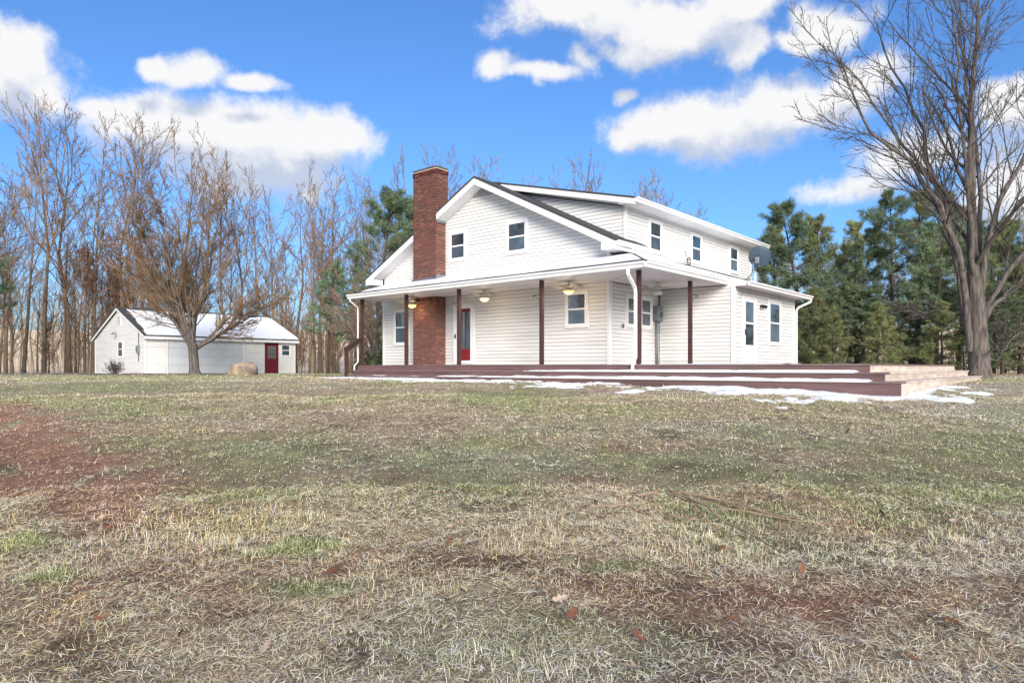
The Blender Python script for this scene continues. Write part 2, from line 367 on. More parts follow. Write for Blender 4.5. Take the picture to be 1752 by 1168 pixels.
dc = MB().prism([(.90, .03, 3.0), (.90, 4.7, 3.0), (.90, 4.7, dormz(4.7) - .1), (.90, .03, dormz(.03) - .1)], (9.67, 0, 0))
dormer = dc.build('dormer_wall', M['sheathing'], house)
clad(dormer, (.87, 0, 0), (1, 0, 0), (0, -1, 0), 3.30, 4.79, lambda z: .09, lambda z: 9.66)
clad(dormer, (.87, 0, 0), (0, 1, 0), (-1, 0, 0), 3.72, 6.0, lambda z: max(.09, (z - 4.74) / .253 + 0.), lambda z: (z - 3.70) / .5)
MB().box(.84, .93, -.03, .06, 3.3, 4.79).box(10.53, 10.62, -.03, .06, 3.4, 4.79).build('corner_trim', M['trim'], dormer)

side = MB().box(.06, 2.95, .03, .06, 0, 3.2).build('side_wall', M['sheathing'], house)
clad(side, (0, 0, 0), (1, 0, 0), (0, -1, 0), .01, 2.40, lambda z: .09, lambda z: 2.93)
MB().box(.005, .085, -.03, .03, 0, 3.2).build('corner_trim', M['trim'], side)

add = MB().box(2.98, 8.23, -2.45, .0, -.4, 2.44)
add.prism([(2.98, -2.45, 2.44), (2.98, 0, 2.44), (2.98, 0, 3.35)], (5.25, 0, 0))
addition = add.build('addition_wall', M['sheathing'], house)
clad(addition, (2.95, 0, 0), (0, -1, 0), (-1, 0, 0), .01, 2.40, lambda z: .03, lambda z: 2.39)
clad(addition, (2.95, -2.48, 0), (1, 0, 0), (0, -1, 0), -.03, 2.36, lambda z: .09, lambda z: 5.22)
MB().box(2.92, 3.03, -2.51, -2.40, 0, 2.42).box(8.18, 8.28, -2.51, -2.40, -.1, 2.38).build('corner_trim', M['trim'], addition)

# roofs ------------------------------------------------------------
def slab(pts, th): return MB().prism(pts, (0, 0, -th))
roof = MB()
roof.prism([(-.5, -.5, roofz(-.5)), (1.45, -.5, roofz(-.5)), (1.45, 5.0, RIDGE_Z), (-.5, 5.0, RIDGE_Z)], (0, 0, -.06))
roof.prism([(.0, 5.0, RIDGE_Z), (11.0, 5.0, RIDGE_Z), (11.0, 10.86, roofz(10.86)), (.0, 10.86, roofz(10.86))], (0, 0, -.06))
for (ya, yb) in ((5.0, 6.83), (8.07, 10.86)):
    roof.prism([(-.5, ya, roofz(ya)), (0, ya, roofz(ya)), (0, yb, roofz(yb)), (-.5, yb, roofz(yb))], (0, 0, -.06))
mroof = roof.build('roof', M['shingle'], house)
# rake boards, a hand's width under the shingles
for (ya, yb) in ((-.47, 5.0), (10.83, 8.07), (6.83, 5.0)):
    za, zb = roofz(ya) - .065, roofz(yb) - .065
    MB().hexa([(-.485, ya, za - .21), (-.455, ya, za - .21), (-.455, yb, zb - .21), (-.485, yb, zb - .21), (-.485, ya, za), (-.455, ya, za), (-.455, yb, zb), (-.485, yb, zb)]).build('rake_board', M['trim'], mroof)
sf = MB()
for (ya, yb) in ((-.0, 5.0), (10.36, 8.07), (6.83, 5.0)):
    za, zb = roofz(ya) - .255, roofz(yb) - .255
    sf.hexa([(-.455, ya, za - .02), (.02, ya, za - .02), (.02, yb, zb - .02), (-.455, yb, zb - .02), (-.455, ya, za), (.02, ya, za), (.02, yb, zb), (-.455, yb, zb)])
sf.box(.0, 1.45, -.47, .03, 3.255, 3.28); sf.box(.0, 11, 10.33, 10.80, 3.085, 3.105)
sf.build('rake_soffit', M['soffit'], mroof)
MB().box(-.492, -.002, -.478, -.022, 3.268, 3.47).build('eave_return', M['trim'], mroof)
MB().box(-.492, -.002, 10.375, 10.815, 3.09, 3.32).build('eave_return', M['trim'], mroof)
MB().box(.0, 1.45, -.4745, -.45, 3.285, 3.48).build('fascia', M['trim'], mroof)
MB().box(.0, 11, 10.806, 10.833, 3.08, 3.3).build('fascia', M['trim'], mroof)

def gutter(p0, p1, out, name='gutter', parent=None, h=.13, w=.11, z=0):
    """K-style trough from p0 to p1 (top back edge), out = outward unit vector"""
    p0, p1, out = Vector(p0), Vector(p1), Vector(out); up_ = Vector((0, 0, 1))
    prof = [(0, 0), (0, -h), (w * .55, -h), (w * .62, -h * .55), (w * .95, -h * .35), (w, -.012), (w, 0), (w - .012, 0), (w - .014, -.02), (.01, -.02)]
    pts = [p0 + out * a + up_ * b for a, b in prof]
    return MB().prism(pts, p1 - p0).build(name, M['gutter'], parent or house)
gutter((-.47, -.475, 3.50), (1.50, -.475, 3.50), (0, -1, 0), parent=mroof)

droof = MB().prism([(.50, -.55, dormz(-.55)), (11.05, -.55, dormz(-.55)), (11.05, 5.0, dormz(5.0)), (.50, 5.0, dormz(5.0))], (0, 0, -.05)).build('dormer_roof', M['shingle'], house)
dz0, dz1 = dormz(-.53) - .052, dormz(4.7) - .052
MB().hexa([(.515, -.53, dz0 - .17), (.545, -.53, dz0 - .17), (.545, 4.7, dz1 - .17), (.515, 4.7, dz1 - .17), (.515, -.53, dz0), (.545, -.53, dz0), (.545, 4.7, dz1), (.515, 4.7, dz1)]).build('rake_board', M['trim'], droof)
MB().box(.52, 11.03, -.53, .03, 4.765, 4.785).hexa([(.545, 0, 4.79), (.90, 0, 4.79), (.90, 4.7, dz1 - .17), (.545, 4.7, dz1 - .17), (.545, 0, 4.81), (.90, 0, 4.81), (.90, 4.7, dz1 - .15), (.545, 4.7, dz1 - .15)]).build('dormer_soffit', M['soffit'], droof)
MB().box(.545, 11.03, -.53, -.505, 4.77, 4.87).build('fascia', M['trim'], droof)
gutter((.50, -.53, 4.885), (11.05, -.53, 4.885), (0, -1, 0), parent=droof)

sfr, srt = .29, .383
pz = 2.57
hipx = srt * 2.3 / sfr - 1.93
P0 = (-1.93, -2.3, pz)
porch = MB()
porch.prism([(-1.93, 9.95, pz), P0, (hipx, -.002, pz + srt * 2.298), (0.0, -.002, pz + sfr * 1.93), (-.02, 9.95, pz + sfr * 1.91)], (0, 0, -.04))
porch.prism([P0, (3.02, -2.3, pz), (3.02, -.002, pz + srt * 2.298), (hipx, -.002, pz + srt * 2.298)], (0, 0, -.04))
porch_roof = porch.build('porch_roof', M['shingle'], house)
ce = MB().box(-1.88, -.02, -2.24, 9.90, 2.42, 2.45).box(-.02, 2.93, -2.24, -.03, 2.42, 2.45)
ce.build('porch_ceiling', M['soffit'], porch_roof)
MB().box(-1.915, -1.885, -2.27, 9.93, 2.40, 2.535).box(-1.885, 3.0, -2.27, -2.245, 2.40, 2.535).prism([(-1.9, 9.90, 2.40), (-1.9, 9.90, 2.53), (-.03, 9.90, 3.07), (-.03, 9.90, 2.42)], (0, .03, 0)).build('fascia', M['trim'], porch_roof)
gutter((-1.915, 9.95, 2.555), (-1.915, -2.27, 2.555), (-1, 0, 0), parent=porch_roof, h=.15)
gutter((-2.02, -2.272, 2.555), (3.0, -2.272, 2.555), (0, -1, 0), parent=porch_roof, h=.15)
# seams of the porch ceiling
MB().tube([(-.02, .0, 2.418), (-1.85, -2.2, 2.418)], .006, 4).box(-.90, -.892, .1, 9.8, 2.414, 2.42).build('ceiling_seam', M['grey'], porch_roof)

aroof = MB().prism([(3.0, -2.95, 2.47), (8.62, -2.95, 2.47), (8.62, -.002, 2.47 + .33 * 2.948), (3.0, -.002, 2.47 + .33 * 2.948)], (0, 0, -.05)).build('addition_roof', M['shingle'], house)
MB().box(2.96, 8.6, -2.93, -2.44, 2.36, 2.38).box(2.96, 8.6, -2.935, -2.91, 2.36, 2.45).hexa([(8.58, -2.9, 2.30), (8.61, -2.9, 2.30), (8.61, 0, 3.25), (8.58, 0, 3.25), (8.58, -2.9, 2.43), (8.61, -2.9, 2.43), (8.61, 0, 3.40), (8.58, 0, 3.40)]).build('addition_soffit', M['soffit'], aroof)
MB().prism([(2.976, -2.95, 2.36), (2.976, -.03, 2.60), (2.976, -.03, 2.47 + .33 * 2.92 - .004), (2.976, -2.95, 2.466)], (.022, 0, 0)).build('rake_board', M['trim'], aroof)
gutter((2.9, -2.937, 2.465), (8.66, -2.937, 2.465), (0, -1, 0), parent=aroof)

# downspouts
def spout(pts, parent=house, r=.042):
    return MB().tube(pts, r, 4).build('downspout', M['gutter'], parent)
spout([(-1.96, 9.80, 2.42), (-1.96, 9.80, 2.32), (-1.60, 9.84, 2.12), (-1.58, 9.84, 2.0), (-1.58, 9.84, .12), (-1.72, 9.86, -.02), (-1.74, 9.86, -.35)], r=.030)
spout([(-1.97, -1.80, 2.42), (-1.97, -1.80, 2.27), (-1.63, -1.80, 1.95), (-1.60, -1.80, 1.85), (-1.60, -1.80, .18), (-1.74, -1.80, .02), (-1.76, -1.80, -.17)], r=.05)
spout([(.42, -.53, 3.40), (.42, -.53, 3.16)], r=.05)
spout([(8.55, -2.98, 2.35), (8.55, -2.98, 2.26), (8.33, -2.62, 2.06), (8.33, -2.55, 1.95), (8.33, -2.55, -.3)])

# porch posts
for (x, y) in ((-1.49, 9.70), (-1.49, 7.24), (-1.49, 4.69), (-1.49, 1.34), (-1.49, -1.83), (1.41, -1.83)):
    MB().box(x - .05, x + .05, y - .05, y + .05, 0, 2.41).build('porch_post', M['post'], house)

# windows -----------------------------------------------------------
def wall_frame(o, t, n):
    o, t, n = Vector(o), Vector(t), Vector(n)
    return Matrix(((t.x, n.x, 0, o.x), (t.y, n.y, 0, o.y), (0, 0, 1, o.z), (0, 0, 0, 1)))
def window(parent, Mx, a0, a1, z0, z1, tw=.085, rail=.5):
    fr = MB().box(a0, a0 + tw, 0, .045, z0, z1).box(a1 - tw, a1, 0, .045, z0, z1).box(a0 + tw, a1 - tw, 0, .045, z1 - tw, z1).box(a0 + tw, a1 - tw, 0, .052, z0, z0 + tw)
    w = fr.xf(Mx).build('window', M['trim'], parent)
    i0, i1, j0, j1 = a0 + tw, a1 - tw, z0 + tw, z1 - tw; mid = j0 + (j1 - j0) * rail; s = .045
    MB().box(i0, i0 + s, .0, .034, j0, j1).box(i1 - s, i1, .0, .034, j0, j1).box(i0 + s, i1 - s, 0, .034, j1 - s, j1).box(i0 + s, i1 - s, 0, .034, j0, j0 + s).box(i0 + s, i1 - s, 0, .036, mid - .024, mid + .024).xf(Mx).build('sash', M['sash'], w)
    MB().box(i0 + s, i1 - s, 0, .0235, mid + .024, j1 - s).xf(Mx).build('pane', M['pane'], w)
    MB().box(i0 + s, i1 - s, 0, .0215, j0 + s, mid - .024).xf(Mx).build('pane', M['screen'], w)
    return w
FG = wall_frame((0, 0, 0), (0, 1, 0), (-1, 0, 0)); FS = wall_frame((0, 0, 0), (1, 0, 0), (0, -1, 0)); FA = wall_frame((0, -2.48, 0), (1, 0, 0), (0, -1, 0))
window(house, FG, 5.80, 6.67, 3.63, 4.71)
window(house, FG, 3.06, 4.00, 3.60, 4.715)
window(house, FG, .73, 1.60, 1.11, 2.245)
window(house, FG, 8.83, 9.71, .74, 2.13)
window(house, FS, .86, 1.63, 1.11, 2.14); window(house, FS, 1.68, 2.445, 1.11, 2.14)
for a in (2.23, 5.16, 8.42): window(house, FS, a, a + .88, 3.56, 4.65)
window(house, FA, 5.75, 6.90, .65, 2.17)
# curtain lamp glimpsed in the double window: a lit ceiling lamp reflected is left to the real fan lights

def storm_door(parent, Mx, a0, a1, red):
    d = MB().box(a0, a0 + .07, 0, .05, .03, 2.13).box(a1 - .07, a1, 0, .05, .03, 2.13).box(a0 + .07, a1 - .07, 0, .05, 2.05, 2.13).xf(Mx).build('door', M['trim'], parent)
    i0, i1 = a0 + .07, a1 - .07; s = .10
    lowz = .16 if red else .62
    MB().box(i0, i0 + s, 0, .040, .05, 2.05).box(i1 - s, i1, 0, .040, .05, 2.05).box(i0 + s, i1 - s, 0, .040, 1.96, 2.05).box(i0 + s, i1 - s, 0, .040, .05, lowz).xf(Mx).build('door_frame', M['sash'], d)
    if red:
        MB().box(i0 + s, i1 - s, 0, .026, lowz, .56).xf(Mx).build('door_panel', M['reddoor'], d)
        MB().box(i0 + s, i1 - s, 0, .026, 1.84, 1.96).xf(Mx).build('door_panel', M['reddoor'], d)
        MB().box(i0 + s, i1 - s, 0, .022, .56, 1.84).xf(Mx).build('pane', M['pane'], d)
    else:
        MB().box(i0 + s, i1 - s, 0, .042, 1.27, 1.33).xf(Mx).build('door_rail', M['sash'], d)
        MB().box(i0 + s, i1 - s, 0, .022, 1.33, 1.96).xf(Mx).build('pane', M['pane'], d)
        MB().box(i0 + s, i1 - s, 0, .022, lowz, 1.27).xf(Mx).build('pane', M['pane'], d)
    hx = i1 - .05 if red else i0 + .05
    MB().box(hx - .018, hx + .018, .04, .055, .93, 1.10).tube([(hx, .05, 1.04), (hx, .09, 1.04), (hx, .09, .96)], .011, 6).xf(Mx).build('handle', M['iron'], d)
    return d
storm_door(house, FG, 5.43, 6.44, True)
storm_door(house, FA, 3.60, 4.64, False)

# attic vent
v = MB().prism([(-.035, 4.50, 5.74), (-.035, 5.50, 5.74), (-.035, 5.0, 5.99)], (.02, 0, 0)).build('attic_vent', M['grey'], house)
for i in range(5):
    z = 5.75 + i * .045; hwid = (5.985 - z) * 2 - .02
    if hwid > .05: MB().hexa([(-.06, 5 - hwid, z), (-.036, 5 - hwid, z + .02), (-.036, 5 + hwid, z + .02), (-.06, 5 + hwid, z), (-.06, 5 - hwid, z + .010), (-.036, 5 - hwid, z + .030), (-.036, 5 + hwid, z + .030), (-.06, 5 + hwid, z + .010)]).build('slat', M['trim'], v)

# chimney -----------------------------------------------------------
CX0, CX1, CY0, CY1, CZ = -.48, .10, 6.85, 8.05, 6.98
chim = MB().box(CX0 + .008, CX1 - .008, CY0 + .008, CY1 - .008, -.3, CZ - .02).build('chimney', M['mortar'], house)
MB().box(CX0 - .02, CX1 + .02, CY0 - .02, CY1 + .02, CZ - .004, CZ + .03).build('chimney_cap', M['flash'], chim)
bv = []; bf = []
def brick_wall(o, t, n, length, z0, z1, proud=0.):
    o, t, n = np.array(o), np.array(t), np.array(n); H, Lb, J = .0700, .2032, .0135
    k = 0; z = z0
    while z + H <= z1 + 1e-6:
        a = -(Lb + J) / 2 if k % 2 else 0.
        while a < length - .01:
            s0, s1 = max(a, 0), min(a + Lb, length)
            if s1 - s0 > .02:
                pr = proud + random.uniform(-.0015, .0025)
                b = len(bv)
                for zz in (z, z + H - J):
                    for (s, d) in ((s0, -.02), (s1, -.02), (s1, pr), (s0, pr)):
                        q = o + t * s + n * d; bv.append((q[0], q[1], zz))
                bf.extend([(b + 3, b + 2, b + 6, b + 7), (b + 2, b + 1, b + 5, b + 6), (b + 0, b + 3, b + 7, b + 4), (b + 4, b + 7, b + 6, b + 5), (b + 0, b + 1, b + 2, b + 3)])
            a += Lb + J
        z += H; k += 1
for (za, zb, pr) in ((-.3, 6.98 - .0685 * 3.02, 0.), (6.98 - .0685 * 3, 6.98 + .001, .03)):
    brick_wall((CX0, CY0, 0), (0, 1, 0), (-1, 0, 0), CY1 - CY0, za, zb, pr)
    brick_wall((CX0, CY0, 0), (1, 0, 0), (0, -1, 0), CX1 - CX0, za, zb, pr)
    brick_wall((CX0, CY1, 0), (1, 0, 0), (0, 1, 0), CX1 - CX0, za, zb, pr)
    brick_wall((CX1, CY0, 0), (0, 1, 0), (1, 0, 0), CY1 - CY0, za, zb, pr)
me = bpy.data.meshes.new('brick'); me.from_pydata(bv, [], bf)
ca = me.color_attributes.new('Col', 'FLOAT_COLOR', 'POINT')
bc = np.ones((len(bv), 4), np.float32); nb = len(bv) // 8
base = np.array((.132, .034, .030)); br = rng.normal(1, .20, (nb, 1)).clip(.5, 1.6) * base
dk = rng.random(nb) < .12; br[dk] = (.085, .035, .030); tn = rng.random(nb) < .10; br[tn] = (.22, .078, .052)
bc[:, :3] = np.repeat(br, 8, 0); ca.data.foreach_set('color', bc.ravel())
M['brickc'] = mat('red_brick_faces', (1, 1, 1), .85, (.70, .66, .64), 25, .4, 70, attr=True)
tag(link('bricks', me, M['brickc'], chim), kind='stuff')
MB().prism([(CX0 - .05, CY0 - .05, 2.93), (CX0 - .05, CY1 + .06, 2.93), (CX0 - .018, CY1 + .06, 3.08), (CX0 - .018, CY0 - .05, 3.08)], (.012, 0, 0)).box(CX0 - .01, -.03, CY0 - .03, CY0 - .014, 2.95, 3.2).build('flashing', M['flash'], chim)
MB().box(CX0 + .02, CX1, CY0 - .028, CY0 - .012, 5.02, 5.20).build('flashing', M['flash'], chim)

# ------------------------------------------------------------------ DECK
deck = empty('porch_deck', CORNER, ROT, 'maroon wooden deck with two long steps running along the front of the house', 'deck')
FX, YR, YL = -1.64, -7.25, 9.75
MB().box(FX + .03, 2.9, YR + .03, YL - .03, -.5, -.03).box(2.9, 9.1, YR + .03, -2.5, -.5, -.03).build('deck_frame', M['deck'], deck)
z = 0
pl = []
def planks_x(x0, x1, y0, y1, zt, w, mt, name):         # boards running along y
    x = x0; first = None
    while x < x1 - .01:
        xe = min(x + w - .005, x1); y = y0 + 0.0; segs = [y0]; off = random.uniform(1.5, 4.8)
        while segs[-1] + off < y1 - .8: segs.append(segs[-1] + off); off = 4.88
        segs.append(y1)
        for a, b in zip(segs[:-1], segs[1:]):
            MB().box(x, xe, a + .0015, b - .0015, zt - .032, zt + random.uniform(-.001, .001)).build(name, mt, deck)
        x += w
planks_x(FX - .02, FX + 1.62, YR - .02, YL, 0, .145, M['tread'], 'plank')
planks_x(0.0, 9.1, YR - .02, -2.52, 0, .29, M['tread'], 'plank')
def face_y(x, z0, z1, y0, y1, mt, name='riser'):        # front-facing riser boards along y
    segs = [y0]; off = random.uniform(2.2, 4.6)
    while segs[-1] + off < y1 - .8: segs.append(segs[-1] + off); off = 4.88
    segs.append(y1)
    for a, b in zip(segs[:-1], segs[1:]):
        MB().box(x, x + .028, a + .001, b - .001, z0, z1 + random.uniform(-.002, .002)).build(name, mt, deck)
def face_x(y, z0, z1, x0, x1, mt, name='riser'):        # right-end riser boards along x
    segs = [x0]; off = random.uniform(2.2, 4.6)
    while segs[-1] + off < x1 - .8: segs.append(segs[-1] + off); off = 4.88
    segs.append(x1)
    for a, b in zip(segs[:-1], segs[1:]):
        MB().box(a + .001, b - .001, y, y + .028, z0, z1).build(name, mt, deck)
face_y(FX, -.175, -.034, YR, YL, M['deck']); face_x(YR, -.175, -.034, FX + .03, 9.1, M['sunlitdeck'])
W = .35
for k, zt in ((1, -.172), (2, -.345)):
    xf_, yr_ = FX - W * k, YR - W * k; yl_ = YL - .16 * k
    # treads: two boards deep, front run and right-hand run
    for j in range(2):
        xa = xf_ - .02 + j * .19
        segs = [yr_ - .02 + .0]; off = random.uniform(3, 4.8)
        while segs[-1] + off < yl_ - .8: segs.append(segs[-1] + off); off = 4.88
        segs.append(yl_)
        for a, b in zip(segs[:-1], segs[1:]): MB().box(xa, xa + .183, a + .001, b - .001, zt - .036, zt + random.uniform(-.0015, .0015)).build('tread', M['tread'], deck)
        ya = yr_ - .02 + j * .19
        segs = [xf_ + .365]; off = random.uniform(3, 4.8)
        while segs[-1] + off < 9.1 - .8: segs.append(segs[-1] + off); off = 4.88
        segs.append(9.3)
        for a, b in zip(segs[:-1], segs[1:]): MB().box(a + .001, b - .001, ya, ya + .183, zt - .036, zt).build('tread', M['sunlitdeck'], deck)
    bot = zt - .036 - (.14 if k == 1 else .40)
    face_y(xf_, bot, zt - .038, yr_, yl_, M['deck']); face_x(yr_, bot, zt - .038, xf_ + .03, 9.2, M['sunlitdeck'])
    face_y(xf_ + .002, bot, zt - .040, yl_, yl_ + .002, M['deck']) if False else None
    MB().box(xf_ + .03, FX + .04, yl_ - .03, yl_ - .002, bot, zt - .04).build('side_board', M['deck'], deck)
MB().box(FX + .03, 0, YL - .03, YL - .002, -.6, -.034).build('side_board', M['deck'], deck)
# left railing
MB().box(-2.36, -2.26, 9.47, 9.57, -.55, .60).build('rail_post', M['post'], deck)
MB().hexa([(-2.40, 9.45, .56), (-2.40, 9.59, .56), (-1.50, 9.77, 1.02), (-1.50, 9.63, 1.02), (-2.40, 9.45, .61), (-2.40, 9.59, .61), (-1.50, 9.77, 1.07), (-1.50, 9.63, 1.07)]).build('handrail', M['post'], deck)
MB().hexa([(-2.36, 9.505, .42), (-2.36, 9.535, .42), (-1.52, 9.70, .87), (-1.52, 9.67, .87), (-2.36, 9.505, .56), (-2.36, 9.535, .56), (-1.52, 9.70, 1.01), (-1.52, 9.67, 1.01)]).build('rail_board', M['post'], deck)

# ------------------------------------------------------------------ SNOW lying on things
def snow_sheet(name, fn, us, vs, mask, th, label=None):
    """fn(u,v)->3d of the carrying surface (house frame), mask(u,v) >0 where snow lies"""
    U, V = np.meshgrid(us, vs); m = mask(U, V)
    Px, Py, Pz = fn(U, V)
    Pz = Pz + np.clip(m * 2.2, -.25, 1) * th
    keep = m > -.12
    i = np.arange(U.size).reshape(U.shape)
    q = np.stack([i[:-1, :-1], i[:-1, 1:], i[1:, 1:], i[1:, :-1]], -1).reshape(-1, 4)
    ok = keep.ravel()[q].any(1); q = q[ok]
    used, inv = np.unique(q, return_inverse=True)
    Vv = np.stack([Px, Py, Pz], -1).reshape(-1, 3)[used]
    o = link(name, npmesh(name, Vv, inv.reshape(-1, 4).astype(np.int32), True), M['snow'])
    o.location = CORNER; o.rotation_euler = (0, 0, ROT)
    return tag(o, label, None, None, 'stuff')
def nz(U, V, s, o): return fbm(U, V, s, 4, o) - .5
snow_sheet('snow', lambda u, v: (v, u, pz + sfr * (v + 1.93)), np.linspace(-2.0, 9.93, 170), np.linspace(-1.93, -.01, 34),
           lambda u, v: np.minimum(np.minimum((v + 1.62 + .25 * nz(u, v, 1.1, 4.)) * 4 - .25, (u + 2.3 - (v + 1.93) * sfr / srt) * 4 - .3) + 0, (9.80 - u) * 4) + nz(u, v, 3, 8.) * .3, .035,
           'thin snow lying on the porch roof below the gable windows')
snow_sheet('snow', lambda u, v: (u, v, pz + srt * (v + 2.3)), np.linspace(-1.7, 3.0, 70), np.linspace(-2.3, -.02, 34),
           lambda u, v: np.minimum(np.minimum((v + 2.05 + .3 * nz(u, v, 1.1, 14.)) * 4 - .25, (u + 1.93 - (v + 2.3) * srt / sfr) * 4 - .3), (-.03 - v) * 8), .035,
           'thin snow lying on the side porch roof below the dormer windows')
snow_sheet('snow', lambda u, v: (u, v, 2.47 + .33 * (v + 2.95)), np.linspace(3.05, 8.6, 70), np.linspace(-2.94, -.02, 34),
           lambda u, v: .45 + nz(u, v, 1.2, 34.) * 1.8 + np.minimum((v + 2.8) * 2, 0.15), .03, 'patchy snow on the addition roof around the satellite dish')
def tread_v(x0, x1): return np.concatenate([[x0 - .004, x0 + .012], np.linspace(x0 + .04, x1, 9)])
xl, xm = FX - 2 * W - .02, FX - W - .02
snow_sheet('snow', lambda u, v: (v, u, 0 * u - .345), np.linspace(YR - W * 2, 9.3, 420), tread_v(xl, FX - W - .002),
           lambda u, v: np.where(v < xl, -.11, .40 + nz(u, v, .55, 24.) * 1.1 + nz(u, v, 4., 44.) * .35 - (u + 7) * .030 + np.clip(5 * (u - (YR - W + .25)), -1, 0)), .062, 'strip of snow lying along the bottom step')
snow_sheet('snow', lambda u, v: (v, u, 0 * u - .172), np.linspace(YR - W, 1.6, 300), tread_v(xm, FX - .002),
           lambda u, v: np.where(v < xm, -.11, .40 + nz(u, v, .55, 54.) * .8 + nz(u, v, 4., 64.) * .3 - np.clip(u + 1.5, 0, 9) * .13 + np.clip(5 * (u - (YR + .3)), -1, 0)), .045, 'strip of snow lying along the upper step')
snow_sheet('snow', lambda u, v: (v, u, 0 * u), np.linspace(YR + 1.8, -1.5, 90), np.linspace(FX, FX + 1.5, 20),
           lambda u, v: .22 + nz(u, v, .9, 74.) * 2.0 + np.minimum((v - FX - .1) * 3, .1), .022, 'thin snow lying on the deck boards beside the corner post')

# ------------------------------------------------------------------ small things on the house
def at_house(name, x, y, z, label, cat, group=None, rz=0):
    return empty(name, hw(x, y, z), ROT + rz, label, cat, group)
def fan(x, y, rz, lit, label):
    t = at_house('ceiling_fan', x, y, 2.418, label, 'ceiling fan', 'ceiling fans under the porch roof', rz)
    MB().lathe([(.07, 0), (.075, -.02), (.03, -.05), (.016, -.055), (.016, -.10)], k=14).build('canopy', M['fan'], t, True)
    MB().lathe([(.03, -.09), (.115, -.11), (.14, -.15), (.14, -.19), (.10, -.215), (.05, -.23)], k=18).build('motor', M['fan'], t, True)
    for k in range(5):
        a = k * math.tau / 5; Mr = Matrix.Rotation(a, 4, 'Z')
        MB().hexa([(.12, -.02, -.195), (.24, -.03, -.198), (.24, .03, -.190), (.12, .02, -.187), (.12, -.02, -.190), (.24, -.03, -.193), (.24, .03, -.185), (.12, .02, -.182)]).xf(Mr).build('blade_arm', M['fan'], t)
        MB().hexa([(.22, -.055, -.193), (.66, -.07, -.196), (.66, .07, -.182), (.22, .055, -.184), (.22, -.055, -.186), (.66, -.07, -.189), (.66, .07, -.175), (.22, .055, -.177)]).xf(Mr).build('blade', M['blade'], t)
    MB().lathe([(.05, -.225), (.075, -.24), (.075, -.27), (.15, -.285)], k=18).build('light_fitter', M['fan'], t, True)
    MB().lathe([(.152, -.285), (.15, -.305), (.12, -.345), (.07, -.37), (.012, -.38)], k=20).build('lamp_bowl', M[lit], t, True)
    if lit != 'bulb_off':
        l = bpy.data.lights.new('fan_lamp', 'POINT'); l.energy = 6 if lit == 'lit' else 4; l.color = (1, .72, .40); l.shadow_soft_size = .12
        lo = bpy.data.objects.new('fan_lamp', l); COL.objects.link(lo); lo.parent = t; lo.location = (0, 0, -.52)
fan(-.85, 7.69, .25, 'lit', 'lit ceiling fan in front of the brick chimney base under the porch')
fan(-.85, 4.18, .55, 'lit_pale', 'ceiling fan with a pale glowing bowl beside the red front door')
fan(-.85, .85, .20, 'lit', 'lit ceiling fan above the porch window near the house corner')
fan(1.10, -.95, .4, 'bulb_off', 'unlit ceiling fan at the side porch beside the electric meter')

def hook(x, y, z, dirv, label):
    t = at_house('plant_hook', x, y, z, label, 'plant hook', 'iron plant hooks on the porch posts'); d = Vector(dirv)
    def q(a, h): return tuple(d * a + Vector((0, 0, h)))
    MB().tube([q(.004, -.16), q(.004, .10)], .008, 5).build('back_plate', M['iron'], t)
    MB().tube([q(0, .08), q(.12, .095), q(.22, .09), q(.27, .06), q(.265, .02), q(.235, .015), q(.225, .04)], .008, 5).build('arm', M['iron'], t)
    MB().tube([q(0, -.13), q(.09, -.02), q(.16, .03), (q(.20, .09))], .006, 5).build('brace', M['iron'], t)
hook(-1.49, 4.69 + .052, 1.93, (0, 1, 0), 'iron plant hook on the post in front of the red door')
hook(-1.49, 1.34 + .052, 1.93, (0, 1, 0), 'iron plant hook on the post left of the corner window')
hook(-1.49 + .052, -1.83, 1.93, (.94, -.34, 0), 'iron plant hook on the corner post behind the downspout')
hook(1.41 + .052, -1.83, 1.93, (.94, -.34, 0), 'iron plant hook on the side porch post by the blank wall')

mt = at_house('electric_meter_box', 2.68, -.02, 1.40, 'grey electric meter box with conduit beside the double window', 'meter box')
MB().box(-.17, .17, -.16, .0, 0, .46).box(-.18, .18, -.17, .0, .46, .475).build('box', M['grey'], mt)
MB().lathe([(.075, 0), (.075, .03), (.06, .06), (.01, .07)], k=14).xf(Matrix.Translation((.06, -.16, .20)) @ Matrix.Rotation(rad(90), 4, 'X')).build('meter_dial', M['pane'], mt)
MB().tube([(-.04, -.07, 0), (-.04, -.07, -1.38)], .05, 10).build('conduit', M['grey'], mt, True)
MB().tube([(.12, -.05, .46), (.12, -.05, 1.0)], .012, 6).build('cable', M['iron'], mt)
ol = at_house('wall_outlet', .67, -.022, 1.10, 'small grey outlet box on the side wall left of the double window', 'outlet')
MB().box(-.045, .045, -.03, 0, 0, .12).build('cover', M['grey'], ol); MB().box(-.03, .03, -.034, -.03, .02, .055).box(-.03, .03, -.034, -.03, .065, .10).build('socket', M['iron'], ol)

wl = at_house('wall_lamp', 5.08, -2.50, 1.90, 'black twin-head wall lamp beside the addition door', 'wall lamp')
MB().lathe([(.055, 0), (.05, .03), (.02, .04)], k=12).xf(Matrix.Rotation(rad(90), 4, 'X')).build('mount', M['iron'], wl)
for s in (-1, 1):
    MB().tube([(0, -.03, 0), (s * .09, -.06, .02)], .012, 6).build('arm', M['iron'], wl)
    MB().lathe([(.02, 0), (.045, .03), (.06, .11), (.055, .115)], k=12).xf(Matrix.Translation((s * .10, -.05, .02)) @ Matrix.Rotation(rad(125), 4, 'X')).build('lamp_head', M['iron'], wl)

